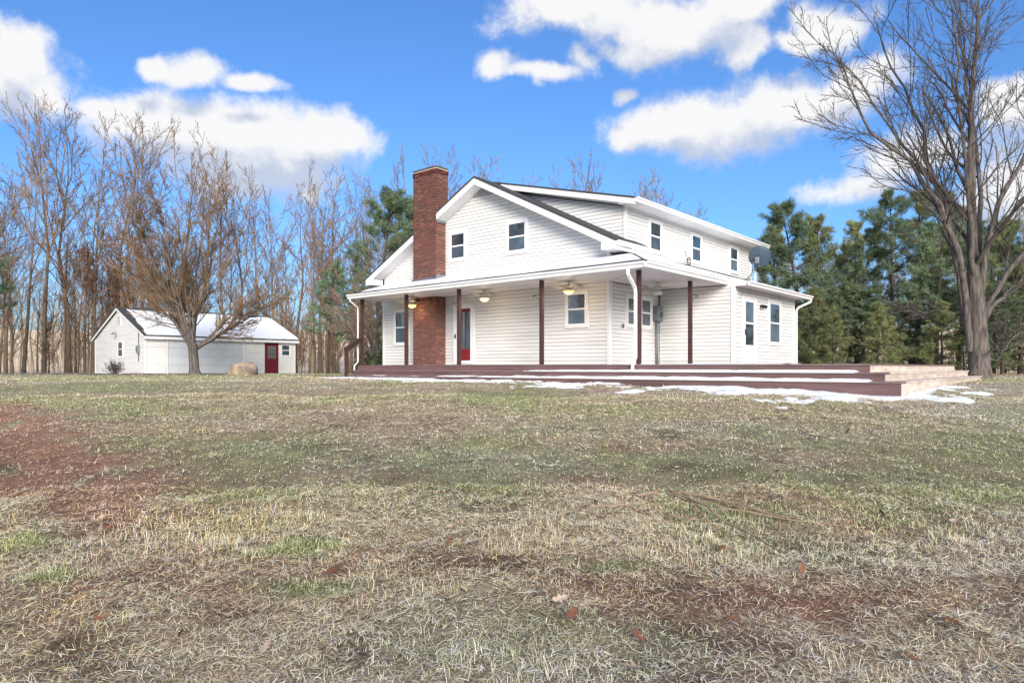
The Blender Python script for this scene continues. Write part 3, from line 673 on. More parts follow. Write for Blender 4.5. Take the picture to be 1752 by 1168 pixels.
sd = at_house('satellite_dish', 6.17, -1.60, 2.94, 'blue-grey satellite dish on a bent mast on the addition roof', 'satellite dish')
Minv = Matrix.Rotation(-ROT, 4, 'Z')
rise = Vector((.46, -.10, .80))                          # from foot to dish centre, in world axes
def wl_(v): return Minv @ Vector(v)
MB().box(-.12, .12, -.10, .10, -.02, .02).build('foot_plate', M['grey'], sd)
MB().tube([wl_((0, 0, 0)), wl_((.16, .02, .20)), wl_((.24, .04, .30)), wl_((.25, .06, .62))], .024, 8).build('mast', M['grey'], sd, True)
MB().tube([wl_((.20, .02, .28)), wl_((.22, .30, .05))], .010, 5).tube([wl_((.20, .02, .28)), wl_((.48, -.10, -.08))], .010, 5).build('strut', M['grey'], sd)
ax = Vector((.30, .90, .42)).normalized()                # the way it faces: away over the roof
qd = (Minv.to_3x3() @ ax).to_track_quat('Z', 'Y').to_matrix().to_4x4()
prof = [(.012, 0), (.12, .008), (.24, .03), (.33, .062), (.375, .082), (.378, .088), (.33, .072), (.24, .040), (.12, .018), (.012, .010)]
MB().lathe(prof, k=32).xf(Matrix.Translation(wl_((.46, .02, .78))) @ qd).build('reflector', M['dish'], sd, True)
MB().box(-.07, .07, -.09, .09, -.10, .004).box(-.05, .05, -.13, -.09, -.07, 0).xf(Matrix.Translation(wl_((.36, .02, .70))) @ qd).build('mount_bracket', M['grey'], sd)
MB().tube([wl_((.46, .1, .45)), wl_((.60, .55, .72))], .014, 6).build('feed_arm', M['grey'], sd)
MB().tube([wl_((.58, .50, .70)), wl_((.60, .58, .76))], .035, 8).build('feed_horn', M['grey'], sd)

vp = at_house('vent_pipe', 7.05, -1.55, 2.88, 'white plumbing vent pipe standing behind the satellite dish', 'vent pipe')
MB().tube([(0, 0, 0), (0, 0, .46)], .038, 10).build('pipe', M['trim'], vp, True); MB().lathe([(.10, 0), (.06, .05), (.045, .06)], k=12).build('boot', M['grey'], vp)

cl = at_house('cable_coil', 4.80, -.09, 3.42, 'small black coil of cable at the foot of the upper wall', 'cable')
pts = []
for i in range(49):
    a = i / 48 * math.tau * 4; pts.append((.11 * math.cos(a), -.04 + .02 * math.sin(a * 3.1), .13 + .13 * math.sin(a)))
MB().tube(pts, .014, 5).build('coil', M['iron'], cl); MB().tube([(-.06, 0, .25), (-.12, .03, .40), (-.10, .05, .5)], .008, 5).build('loose_end', M['iron'], cl)

pot = at_house('planter', -.35, 10.55, -.25, 'small white planter with green sprigs at the left end of the porch', 'planter')
MB().lathe([(.10, 0), (.15, .22), (.155, .25), (.13, .25), (.12, .20)], k=14).build('pot', M['trim'], pot, True)
M['sprig'] = mat('green_sprig', (.06, .10, .04), .6, (.10, .14, .05), 9)
sp = MB()
for i in range(26):
    a = random.uniform(0, 6.28); l = random.uniform(.15, .32); th = random.uniform(.15, .8)
    b = Vector((.05 * math.cos(a), .05 * math.sin(a), .22)); d = Vector((math.sin(th) * math.cos(a), math.sin(th) * math.sin(a), math.cos(th)))
    w_ = d.cross(Vector((0, 0, 1))).normalized() * .02
    n0 = len(sp.v); sp.v += [tuple(b - w_ * .4), tuple(b + w_ * .4), tuple(b + d * l * .6 + w_), tuple(b + d * l * .6 - w_), tuple(b + d * l)]; sp.f += [(n0, n0 + 1, n0 + 2, n0 + 3), (n0 + 3, n0 + 2, n0 + 4)]
sp.build('sprigs', M['sprig'], pot)

# ------------------------------------------------------------------ GARAGE
GO = Vector((-22.124, 41.2, EYE - .42)); 
gar = empty('garage', GO, ROT, 'white detached garage with snowy roof and double door', 'garage')
GW, GD, GE, GR = 10.12, 8.40, 2.42, 4.23                # width, depth, eave, ridge (from its floor)
def grz(y): return GE + (GR - GE) * (1 - abs(y - GD / 2) / (GD / 2))
gw = MB().prism([(.03, .03, -.3), (.03, GD - .03, -.3), (.03, GD - .03, GE - .05), (.03, GD / 2, GR - .08), (.03, .03, GE - .05)], (GW - .06, 0, 0)).build('wall', M['sheathing'], gar)
def gboard_run(z0, z1, lo, hi, o, t, n):
    z = z0
    while z < z1 - .02:
        zt = min(z + .15, z1); a0, a1, b0, b1 = lo(z), hi(z), lo(zt), hi(zt)
        if a1 - a0 > .08: board(gw, o, t, n, a0, a1, b0, max(b1, b0 + .001), z + .009, zt - .001)
        z += .15
sl_ = (GR - GE) / (GD / 2)
gboard_run(.0, GR - .12, lambda z: max(.09, (z - GE + .1) / sl_), lambda z: min(GD - .09, GD - (z - GE + .1) / sl_), (0, 0, 0), (0, 1, 0), (-1, 0, 0))
gboard_run(.0, GE - .08, lambda z: .09, lambda z: 1.20, (0, 0, 0), (1, 0, 0), (0, -1, 0))
gboard_run(.0, GE - .08, lambda z: 6.31, lambda z: 7.76, (0, 0, 0), (1, 0, 0), (0, -1, 0))
gboard_run(.0, GE - .08, lambda z: 8.81, lambda z: 10.03, (0, 0, 0), (1, 0, 0), (0, -1, 0))
MB().box(-.03, .06, -.03, .085, -.2, GE - .05).box(GW - .085, GW + .01, -.03, .06, -.2, GE - .05).box(-.03, .06, GD - .085, GD, -.2, GE - .05).build('corner_trim', M['trim'], gw)
gr_ = MB()
for (ya, yb) in ((-.30, GD / 2), (GD + .30, GD / 2)):
    za = GE - .30 * sl_ + .06; zb = GR + .06
    gr_.prism([(-.18, ya, za), (GW + .18, ya, za), (GW + .18, yb, zb), (-.18, yb, zb)], (0, 0, -.06))
groof = gr_.build('roof', M['shingle'], gar)
sg = MB()                                              # shingle courses, each lapping the one below
for s, (ya, yb) in enumerate(((-.30, GD / 2), (GD + .30, GD / 2))):
    nC = 32
    for i in range(nC):
        f0, f1 = i / nC, (i + 1) / nC
        y0_, y1_ = ya + (yb - ya) * f0, ya + (yb - ya) * f1
        z0_ = GE - .30 * sl_ + .06 + (GR - GE + .30 * sl_) * f0; z1_ = GE - .30 * sl_ + .06 + (GR - GE + .30 * sl_) * f1
        b = len(sg.v); sg.v += [(-.19, y0_, z0_ + .002), (GW + .19, y0_, z0_ + .002), (GW + .19, y0_, z0_ + .012), (-.19, y0_, z0_ + .012), (GW + .19, y1_, z1_ + .002), (-.19, y1_, z1_ + .002)]
        sg.f += [(b, b + 1, b + 2, b + 3), (b + 3, b + 2, b + 4, b + 5)]
tag(sg.build('shingles', M['shingle'], groof), kind='stuff')
for (ya, yb) in ((-.28, GD / 2), (GD + .28, GD / 2)):
    za, zb = GE - .28 * sl_, GR
    MB().hexa([(-.165, ya, za - .15), (-.14, ya, za - .15), (-.14, yb, zb - .15), (-.165, yb, zb - .15), (-.165, ya, za), (-.14, ya, za), (-.14, yb, zb), (-.165, yb, zb)]).build('rake_board', M['trim'], groof)
MB().box(-.14, GW + .16, -.29, -.265, GE - .30, GE - .115).box(-.14, GW + .16, -.265, .0, GE - .30, GE - .285).build('fascia', M['trim'], groof)
GF = wall_frame((0, 0, 0), (1, 0, 0), (0, -1, 0)); GG = wall_frame((0, 0, 0), (0, 1, 0), (-1, 0, 0))
gd = MB().box(1.22, 1.30, 0, .06, 0, 2.22).box(6.21, 6.29, 0, .06, 0, 2.22).box(1.30, 6.21, 0, .06, 2.14, 2.22).xf(GF).build('garage_door', M['trim'], gar)
for r in range(4):
    MB().box(1.30, 6.21, -.02, .018 - .0, r * .535 + .004, (r + 1) * .535 - .006).xf(GF).build('door_section', M['roller'], gd)
    pn = MB()
    for c in range(8):
        a = 1.38 + c * .605; pn.box(a, a + .52, .018, .026, r * .535 + .09, r * .535 + .45)
    pn.xf(GF).build('raised_panel', M['roller'], gd)
M['maroondoor'] = mat('maroon_door_paint', (.15, .012, .026), .45, (.12, .010, .020), 4)
rd = MB().box(7.79, 7.86, 0, .05, -.05, 2.12).box(8.70, 8.77, 0, .05, -.05, 2.12).box(7.86, 8.70, 0, .05, 2.05, 2.12).xf(GF).build('side_door', M['maroondoor'], gar)
MB().box(7.86, 8.70, -.02, .022, -.05, 2.05).xf(GF).build('door_leaf', M['maroondoor'], rd)
for i in range(2): MB().box(7.97 + i * .34, 8.25 + i * .34, .022, .034, .12, .82).xf(GF).build('door_panel', M['maroondoor'], rd)
M['paneg'] = mat('green_grey_glass', (.10, .13, .12), .05, (.16, .19, .18), 2, spec=.8)
for i in range(3):
    for j in range(3): MB().box(7.98 + i * .215, 8.17 + i * .215, .022, .030, 1.02 + j * .30, 1.29 + j * .30).xf(GF).build('pane', M['paneg'], rd)
MB().tube([(8.62, -.022, .98), (8.62, -.08, .98)], .03, 8).build('handle', M['iron'], rd)
window(gar, GF, 8.97, 9.74, 1.16, 2.06, tw=.06)
window(gar, GG, 3.44, 4.36, 1.02, 2.12, tw=.07)
gv = MB().box(3.83, 4.36, .0, .04, 3.10, 3.78).xf(GG).build('gable_vent', M['trim'], gar)
for i in range(6): MB().box(3.90, 4.29, .04, .055, 3.17 + i * .095, 3.20 + i * .095).xf(GG).build('slat', M['grey'], gv)
bl = empty('barn_lamp', GO + Rv * -.02 + Lv * 4.42 + Vector((0, 0, 2.55)), ROT, 'dark barn lamp above the garage gable window', 'wall lamp')
MB().tube([(0, 0, .05), (-.14, 0, .14), (-.22, 0, .08)], .014, 6).build('arm', M['iron'], bl); MB().lathe([(.03, .12), (.06, .06), (.17, 0), (.165, -.01), (.05, .04)], (-.24, 0, 0), 14).build('shade', M['grey'], bl)
gm = empty('garage_meter', GO + Rv * -.02 + Lv * .90 + Vector((0, 0, 1.28)), ROT, 'grey meter on the garage gable wall with a cable up to the eave', 'meter box')
MB().box(-.14, 0, -.13, .13, 0, .45).build('box', M['grey'], gm); MB().tube([(-.03, 0, .45), (-.03, 0, 1.45)], .018, 6).tube([(-.03, 0, 0), (-.03, .02, -.5)], .018, 6).build('cable', M['iron'], gm)
MB().lathe([(.08, 0), (.08, .04), (.05, .06)], k=12).xf(Matrix.Translation((-.14, 0, .24)) @ Matrix.Rotation(rad(-90), 4, 'Y')).build('meter_dial', M['paneg'], gm)
# snow on the garage roof
def gsurf(u, v):                                        # u along the width, v 0 eave .. 1 ridge
    y = -.30 + (GD / 2 + .30) * v; z = GE - .30 * sl_ + .075 + (GR - GE + .30 * sl_) * v
    return u, y, z
o = snow_sheet('snow', gsurf, np.linspace(-.18, GW + .18, 130), np.linspace(0, .99, 60),
    lambda u, v: np.minimum(np.minimum((v - .025) * 8, (.90 - v + .12 * nz(u, v * 4, .6, 3.)) * 6), (u - .05 - .45 * v - .5 * nz(u, v * 3, 2., 5.)) * 2.2) * .8 + nz(u, v * 5, 1.5, 19.) * .35, .05, 'snow blanket covering the front slope of the garage roof')
o.location = GO; o.rotation_euler = (0, 0, ROT)

# ------------------------------------------------------------------ TREES
def tubes(P, R, k):
    """P (N,n,3), R (N,n) -> verts, quads for N tapering tubes with n rings of k sides"""
    Nn, n, _ = P.shape
    T = np.empty_like(P); T[:, 1:-1] = P[:, 2:] - P[:, :-2]; T[:, 0] = P[:, 1] - P[:, 0]; T[:, -1] = P[:, -1] - P[:, -2]
    T /= np.linalg.norm(T, axis=2, keepdims=True) + 1e-9
    ref = np.where(np.abs(T[:, 0, 2:3]) > .8, np.array([[1., 0, 0]]), np.array([[0, 0, 1.]]))
    Nv = np.cross(T[:, 0], ref); Nv /= np.linalg.norm(Nv, axis=1, keepdims=True) + 1e-9
    V = np.empty((Nn, n, k, 3)); ang = np.arange(k) * 2 * np.pi / k
    for i in range(n):
        Nv = Nv - T[:, i] * (Nv * T[:, i]).sum(1, keepdims=True); Nv /= np.linalg.norm(Nv, axis=1, keepdims=True) + 1e-9
        B = np.cross(T[:, i], Nv)
        V[:, i] = P[:, i, None] + R[:, i, None, None] * (np.cos(ang)[None, :, None] * Nv[:, None] + np.sin(ang)[None, :, None] * B[:, None])
    base = (np.arange(Nn) * n * k)[:, None, None]; ring = (np.arange(n - 1) * k)[None, :, None]; j = np.arange(k)[None, None, :]; j2 = (np.arange(k) + 1)[None, None, :] % k
    q = np.stack([base + ring + j, base + ring + j2, base + ring + k + j2, base + ring + k + j], -1).reshape(-1, 4)
    return V.reshape(-1, 3), q
def unit(a): return a / (np.linalg.norm(a, axis=-1, keepdims=True) + 1e-9)
def grow_lines(r, start, d, length, rad0, n, wob, upw, rmin, tip=.35):
    N = len(start); P = np.empty((N, n, 3)); P[:, 0] = start; cur = unit(d)
    step = (length / (n - 1))[:, None]
    for i in range(1, n):
        cur = unit(cur + r.normal(0, wob, (N, 3)) + np.array([0, 0, upw]))
        P[:, i] = P[:, i - 1] + cur * step
    t = np.linspace(0, 1, n)[None]
    R = np.maximum(rad0[:, None] * (1 - (1 - tip) * t), rmin)
    return P, R
def spawn(r, P, R, m, t0, t1, ang0, ang1, ratio, taper, rratio, rmin, outward=0.):
    N, n, _ = P.shape
    t = t0 + (t1 - t0) * ((np.arange(m)[None] + r.random((N, m))) / m)
    f = t * (n - 1); i = np.minimum(f.astype(int), n - 2); w = (f - i)[..., None]; ar = np.arange(N)[:, None]
    S_ = P[ar, i] * (1 - w) + P[ar, i + 1] * w
    D = unit(P[ar, i + 1] - P[ar, i]); Rr = R[ar, i] * (1 - w[..., 0]) + R[ar, i + 1] * w[..., 0]
    rv = r.normal(0, 1, (N, m, 3)); side = unit(np.cross(D, rv))
    if outward: side = unit(side + outward * unit(np.concatenate([S_[..., :2], np.zeros((N, m, 1))], -1)))
    a = (ang0 + (ang1 - ang0) * r.random((N, m)))[..., None]
    d = D * np.cos(a) + side * np.sin(a)
    L = np.linalg.norm(np.diff(P, axis=1), axis=2).sum(1)[:, None]
    ln = L * ratio * (1 - taper * t) * r.uniform(.6, 1.15, (N, m))
    return S_.reshape(-1, 3), d.reshape(-1, 3), ln.ravel(), np.maximum(Rr * rratio, rmin).ravel()
def resample(pts, n):
    p = np.array(pts, float); s = np.concatenate([[0], np.cumsum(np.linalg.norm(np.diff(p, axis=0), axis=1))]); t = np.linspace(0, s[-1], n)
    return np.stack([np.interp(t, s, p[:, i]) for i in range(3)], -1)

def join(parts):
    V = []; Q = []; b = 0
    for v, q in parts: V.append(v); Q.append(q + b); b += len(v)
    return np.concatenate(V), np.concatenate(Q)
def crown(r, P, R, levels):
    """levels: list of dicts; returns mesh parts and the last generation's lines"""
    parts = []; last = (P, R)
    for lv in levels:
        s, d, l, r0 = spawn(r, last[0], last[1], lv['m'], lv.get('t0', .2), lv.get('t1', .98), lv['a'][0], lv['a'][1], lv['ratio'], lv.get('taper', .5), lv.get('rr', .5), lv['rmin'], lv.get('out', 0.))
        last = grow_lines(r, s, d, l, r0, lv['n'], lv.get('wob', .12), lv.get('up', .06), lv['rmin'], lv.get('tip', .35))
        parts.append(tubes(last[0], last[1], lv['k']))
    return parts, last
M['bark'] = mat('grey_bark', (.235, .178, .122), .9, (.115, .088, .064), 3, .6, 14, stretch=(4, 4, .6), rand=.18)
M['twig'] = mat('tan_twigs', (.33, .22, .135), .9, (.14, .095, .064), 1.2, rand=.22)
M['bark_big'] = mat('furrowed_bark', (.17, .145, .13), .9, (.055, .046, .041), 3.2, 1.0, 9, stretch=(5, 5, .7), detail=9)
M['branch_big'] = mat('grey_branches', (.115, .097, .088), .9, (.060, .051, .046), 2, .3, 12)
M['dead_leaf'] = mat('dead_oak_leaves', (.23, .105, .055), .85, (.12, .055, .035), 2, rand=.15)

def forest_variant(seed, H, lean=0., leaves=0, low=.38, nb=26, spread=1.):
    r = np.random.default_rng(seed)
    top = np.array([[0, 0, 0], [lean * .1, .05, H * .2], [lean * .35 + r.normal(0, .2), r.normal(0, .2), H * .45], [lean * .7 + r.normal(0, .3), r.normal(0, .3), H * .72], [lean + r.normal(0, .4), r.normal(0, .4), H * .97]])
    tp = resample(top, 12)[None]; R0 = np.maximum(.165 * (H / 18) * (1 - np.linspace(0, 1, 12)) ** 1.15, .016)[None]; R0[0, 0] *= 1.10
    tv, tq = tubes(tp, R0, 7)
    p1, limbs = crown(r, tp, R0, [dict(m=6, t0=low * .8, t1=.72, a=(.22, .58), ratio=.50 * spread, taper=.30, rr=.58, rmin=.03, n=9, k=5, wob=.10, up=.05, tip=.15)])
    p2, l2 = crown(r, limbs[0], limbs[1], [dict(m=8, t0=.22, a=(.35, .85), ratio=.36, taper=.45, rr=.45, rmin=.018, n=6, k=3, wob=.15, up=.11)])
    p3, l3 = crown(r, tp, R0, [dict(m=nb, t0=low * .7, t1=.97, a=(.55, 1.05), ratio=.20 * spread, taper=.55, rr=.35, rmin=.018, n=6, k=3, wob=.15, up=.12)])
    both = (np.concatenate([l2[0], l3[0]]), np.concatenate([l2[1], l3[1]]))
    parts, last = crown(r, both[0], both[1], [
        dict(m=6, t0=.2, a=(.4, .9), ratio=.42, taper=.4, rr=.5, rmin=.011, n=4, k=3, wob=.16, up=.10),
        dict(m=4, t0=.15, a=(.35, .8), ratio=.5, taper=.4, rr=.6, rmin=.0075, n=3, k=3, wob=.12, up=.08, tip=.6)])
    cv, cq = join(p1 + p2 + p3 + parts)
    lf = None
    if leaves:
        pts = last[0][:, 1:].reshape(-1, 3); pts = pts[pts[:, 2] < H * .72]; pick = pts[r.integers(0, len(pts), leaves)] + r.normal(0, .08, (leaves, 3))
        a = unit(r.normal(0, 1, (leaves, 3))); b = unit(np.cross(a, r.normal(0, 1, (leaves, 3)))); s = r.uniform(.05, .11, (leaves, 1))
        V = np.stack([pick - a * s, pick + b * s * .6, pick + a * s, pick - b * s * .6], 1).reshape(-1, 3)
        lf = npmesh('leaves', V, np.arange(leaves * 4).reshape(-1, 4))
        lf.materials.append(M['dead_leaf'])
    H = float(np.percentile(cv[:, 2], 99.7))
    tm = npmesh('trunk', tv, tq, True); tm.materials.append(M['bark']); cm = npmesh('crown', cv, cq); cm.materials.append(M['twig'])
    return dict(H=H, trunk=tm, crown=cm, leaves=lf)
VAR = [forest_variant(101, 20, .5), forest_variant(102, 21, -.8, low=.45), forest_variant(103, 18, 1.2, low=.30, nb=30, spread=1.15), forest_variant(104, 19, .1, low=.5, nb=22),
       forest_variant(105, 18, -.4, leaves=2600, low=.2, nb=32, spread=1.2), forest_variant(106, 22, .7, low=.42, spread=.85)]
def plant(V, x, y, h, label, group, rz=None, name='bare_tree', sx=1.):
    rz = random.uniform(0, 6.28) if rz is None else rz
    t = empty(name, (x, y, float(gz(x, y)) - .05), rz, label, 'tree', group); t.rotation_euler[0] = random.gauss(0, .035); t.rotation_euler[1] = random.gauss(0, .035); s = h / V['H']; t.scale = (s * sx, s * sx, s)
    link('trunk', V['trunk'], None, t); link('crown', V['crown'], None, t)
    if V.get('leaves'): link('leaves', V['leaves'], None, t)
    return t
def px2x(px, D): return (px - 876) / 1168 * D

ORD = ['first', 'second', 'third', 'fourth', 'fifth', 'sixth', 'seventh', 'eighth', 'ninth', 'tenth', 'eleventh', 'twelfth', 'thirteenth', 'fourteenth', 'fifteenth', 'sixteenth', 'seventeenth']
def rank(row, lst): return ORD[sorted(q[0] for q in lst).index(row)]
# woods behind the garage and the gap to the house: heading px, depth, top height in px
LG, LGl = 'bare trees in the woods behind the garage', 'bare tree deep in the woods beyond the front rank behind the garage'
MG, MGl = 'bare trees in the woods between garage and house', 'bare tree deep in the woods in the gap between garage and house'
BG, BGl = 'bare treetops beyond the house roof', 'bare treetop rising beyond the house roof'
QG, QGl = 'bare trees among the pines', 'thin bare tree standing among the pines right of the house'
front = [(75, 56, 172, 1), (118, 58, 182, 0), (160, 57, 200, 5), (205, 55, 188, 0), (250, 58, 215, 1), (292, 56, 205, 5), (335, 60, 240, 0), (40, 60, 250, 3), (385, 64, 262, 3), (10, 64, 300, 1)]
for (px, D, ty, v) in front: plant(VAR[v], px2x(px, D), D, (645 - ty) / 1168 * D, 'tall bare tree, %s from the left in the front rank behind the garage' % rank(px, front), LG)
for (px, D, ty, w_) in ((145, 53, 330, 'leftmost'), (232, 54, 300, 'tallest'), (190, 60, 390, 'shortest')):
    plant(VAR[4], px2x(px, D), D, (645 - ty) / 1168 * D, w_ + ' of the three brown-leaved trees behind the garage', 'brown-leaved trees behind the garage')
mid = [(440, 66, 280, 5), (470, 68, 330, 3), (505, 70, 300, 0), (548, 66, 288, 5), (572, 69, 292, 5), (600, 66, 315, 3), (640, 70, 300, 0), (684, 68, 262, 3), (530, 62, 350, 1), (660, 64, 330, 2), (415, 70, 300, 1)]
for (px, D, ty, v) in mid: plant(VAR[v], px2x(px, D), D, (645 - ty) / 1168 * D, 'bare tree, %s from the garage in the gap before the house' % rank(px, mid), MG)
BH = ((752, 66, 262, 2), (790, 70, 252, 3), (820, 72, 275, 0), (965, 74, 285, 5), (992, 70, 280, 1), (1040, 76, 305, 3), (1105, 62, 285, 2), (1128, 66, 300, 0), (1150, 74, 325, 3))
for (px, D, ty, v) in BH: plant(VAR[v], px2x(px, D), D, (645 - ty) / 1168 * D, 'bare treetop, %s from the chimney beyond the house roof' % rank(px, BH), BG)
UG, UGl = 'saplings at the edge of the woods', 'slender bare sapling in the undergrowth of the woods'
VU = [forest_variant(151, 8, .6, low=.12, nb=34, spread=1.25), forest_variant(152, 7, -.5, low=.10, nb=36, spread=1.4)]
for i in range(34):
    px = random.uniform(-70, 720); D = random.uniform(51, 66); plant(VU[i % 2], px2x(px, D), D, random.uniform(4.5, 9.5), UGl, UG, name='bare_sapling')
for i in range(40):
    px = random.uniform(-60, 700); D = random.uniform(64, 84); plant(VAR[random.choice([0, 1, 3, 3, 5])], px2x(px, D), D, random.uniform(11, 17.5), LGl if px < 420 else MGl, LG if px < 420 else MG)
for k_, (px, D, ty, v) in enumerate(((1345, 66, 420, 3), (1420, 70, 400, 0), (1500, 72, 395, 1), (1570, 66, 380, 5), (1640, 70, 360, 3), (1715, 58, 330, 2), (1745, 62, 345, 0), (1790, 60, 330, 2))):
    plant(VAR[v], px2x(px, D), D, (645 - ty) / 1168 * D, 'thin bare tree, %s from the house behind the pines' % ORD[k_], QG)
# crooked tree leaning in at the left edge
VL = forest_variant(140, 12, 3.6, low=.35, nb=22, spread=1.3)
plant(VL, px2x(-60, 42), 42, 14.0, 'crooked bare tree leaning in at the far left edge of the woods', None, rz=.3)

# the far wood, one mass of thin stems
r = np.random.default_rng(77); n = 1000
wx = np.concatenate([r.uniform(-110, 12, 620), r.uniform(22, 95, 380)]); wy = np.where(np.arange(n) < 620, r.uniform(66, 112, n), r.uniform(56, 100, n))
hh = r.uniform(3, 13, n)
P = np.empty((n, 4, 3)); 
for i, t in enumerate((0, .35, .7, 1.)): P[:, i] = np.stack([wx + r.normal(0, .35, n) * t * 2, wy, gz(wx, wy) + hh * t], -1)
Rr = (r.uniform(.035, .13, n)[:, None] * np.array([1, .75, .45, .12])[None])
prt = [tubes(P, Rr, 4)]
more, _ = crown(r, P, Rr, [dict(m=9, t0=.08, a=(.4, 1.0), ratio=.30, taper=.45, rr=.4, rmin=.015, n=3, k=3, up=.12), dict(m=4, t0=.2, a=(.4, .9), ratio=.5, taper=.4, rr=.6, rmin=.011, n=2, k=3, up=.1)])
wv, wq = join(prt + more)
M['farwood'] = mat('far_wood', (.52, .40, .28), .9, (.30, .225, .155), .25, lo=.4, hi=.6)
tag(link('woods', npmesh('woods', wv, wq), M['farwood']), 'dense tan undergrowth and thin stems of the far woods', None, None, 'stuff')

for i in range(40):
    x = random.uniform(-44, -25); y = random.uniform(2, 30)
    if x > -.80 * y - 7: continue
    plant(VAR[i % 6], x, y, random.uniform(13, 19), 'tall bare tree of the woods left of the lawn', 'bare trees left of the lawn')
# -- big tree at the right
def big_tree(px_, D, label):
    r = np.random.default_rng(9); s = .01122
    def C(pts, dy0, dy1):
        n = len(pts); return [((a - 637) * s, dy0 + (dy1 - dy0) * i / (n - 1), (1112 - b) * s) for i, (a, b) in enumerate(pts)]
    trunk = C([(637, 1125), (637, 1080), (636, 1000), (634, 920), (630, 840), (624, 740), (622, 640), (620, 520), (622, 400), (622, 260), (640, 120), (650, -60), (640, -200)], 0, .2)
    limbs = [
        ([(612, 1030), (596, 930), (575, 850), (553, 770), (522, 695), (470, 610), (400, 520), (320, 465), (240, 400), (195, 320), (160, 230)], 0, -1.6, .165),
        ([(606, 960), (590, 800), (580, 680), (560, 570), (515, 480), (440, 390), (400, 330), (360, 250), (310, 160), (240, 80)], .1, 1.2, .135),
        ([(604, 940), (606, 800), (596, 700), (560, 560), (535, 430), (520, 330), (500, 250), (440, 120), (400, 0)], .2, 1.6, .15),
        ([(628, 830), (606, 720), (590, 600), (560, 400), (530, 290), (525, 180), (500, 60), (470, -60)], 0, -1.2, .11),
        ([(640, 880), (640, 760), (655, 690), (690, 560), (735, 470), (760, 400), (790, 300), (840, 180)], 0, -.9, .15),
        ([(645, 780), (660, 650), (668, 540), (672, 400), (640, 250), (660, 140), (690, 20), (720, -120)], .1, 1.3, .12),
        ([(652, 950), (670, 915), (720, 870), (776, 820), (850, 760), (930, 730)], 0, .6, .12),
        ([(650, 930), (690, 830), (740, 760), (790, 640), (860, 520), (930, 420)], 0, -.7, .13),
        ([(622, 600), (600, 470), (590, 330), (600, 200), (610, 90), (590, -40)], 0, -.5, .10),
        ([(655, 1060), (688, 1052), (678, 985), (664, 920)], -.1, -.3, .045), ([(686, 1045), (730, 990), (776, 955), (820, 950)], -.1, -.5, .035),
        ([(590, 920), (540, 905), (480, 920), (420, 905)], .1, .5, .03)]
    t = empty('shade_tree', (px2x(px_, D), D, float(gz(px2x(px_, D), D))), 0, label, 'tree')
    tp = resample(trunk, 26)[None]; tt = np.linspace(0, 1, 26)
    R0 = np.interp(tt, [0, .03, .12, .2, .28, .5, .75, 1], [.43, .32, .285, .24, .165, .105, .055, .02])[None]
    tv, tq = tubes(tp, R0, 14)
    # bark furrows in the trunk itself
    rn = (fbm(np.arctan2(tv[:, 1], tv[:, 0] + .02 * tv[:, 2]) * 3.3, tv[:, 2] * 1.3, 1.4, 3) - .5) * .07
    ctr = np.repeat(tp[0], 14, 0); dirn = unit(tv - ctr); tv = tv + dirn * rn[:, None]
    LP = []; LR = []; st = []
    for (pts, a, b, rr) in limbs:
        p = resample(C(pts, a, b), 14); p[1:] += r.normal(0, .04, (13, 3)); LP.append(p); LR.append(np.maximum(.74 * rr * (1 - .84 * np.linspace(0, 1, 14)), .018))
    LP = np.array(LP); LR = np.array(LR)
    lv, lq = tubes(LP, LR, 9)
    tv2, tq2 = join([(tv, tq), (lv, lq)])
    m1 = npmesh('trunk', tv2, tq2, True); link('trunk', m1, M['bark_big'], t)
    main = np.concatenate([LP, resample(trunk, 14)[None]]); mr = np.concatenate([LR, np.interp(np.linspace(0, 1, 14), [0, .3, 1], [.4, .2, .03])[None]])
    parts, last = crown(r, main, mr, [
        dict(m=16, t0=.22, a=(.35, .95), ratio=.38, taper=.45, rr=.38, rmin=.013, n=8, k=5, wob=.10, up=.05, out=.5),
        dict(m=8, t0=.16, a=(.35, .9), ratio=.42, taper=.4, rr=.5, rmin=.007, n=5, k=4, wob=.12, up=.05),
        dict(m=5, t0=.15, a=(.35, .8), ratio=.45, taper=.35, rr=.55, rmin=.0055, n=3, k=3, wob=.12, up=.06, tip=.7)])
    cv, cq = join(parts); link('crown', npmesh('crown', cv, cq), M['branch_big'], t)
big_tree(1675, 22.6, 'huge bare shade tree with a furrowed trunk at the right end of the deck')

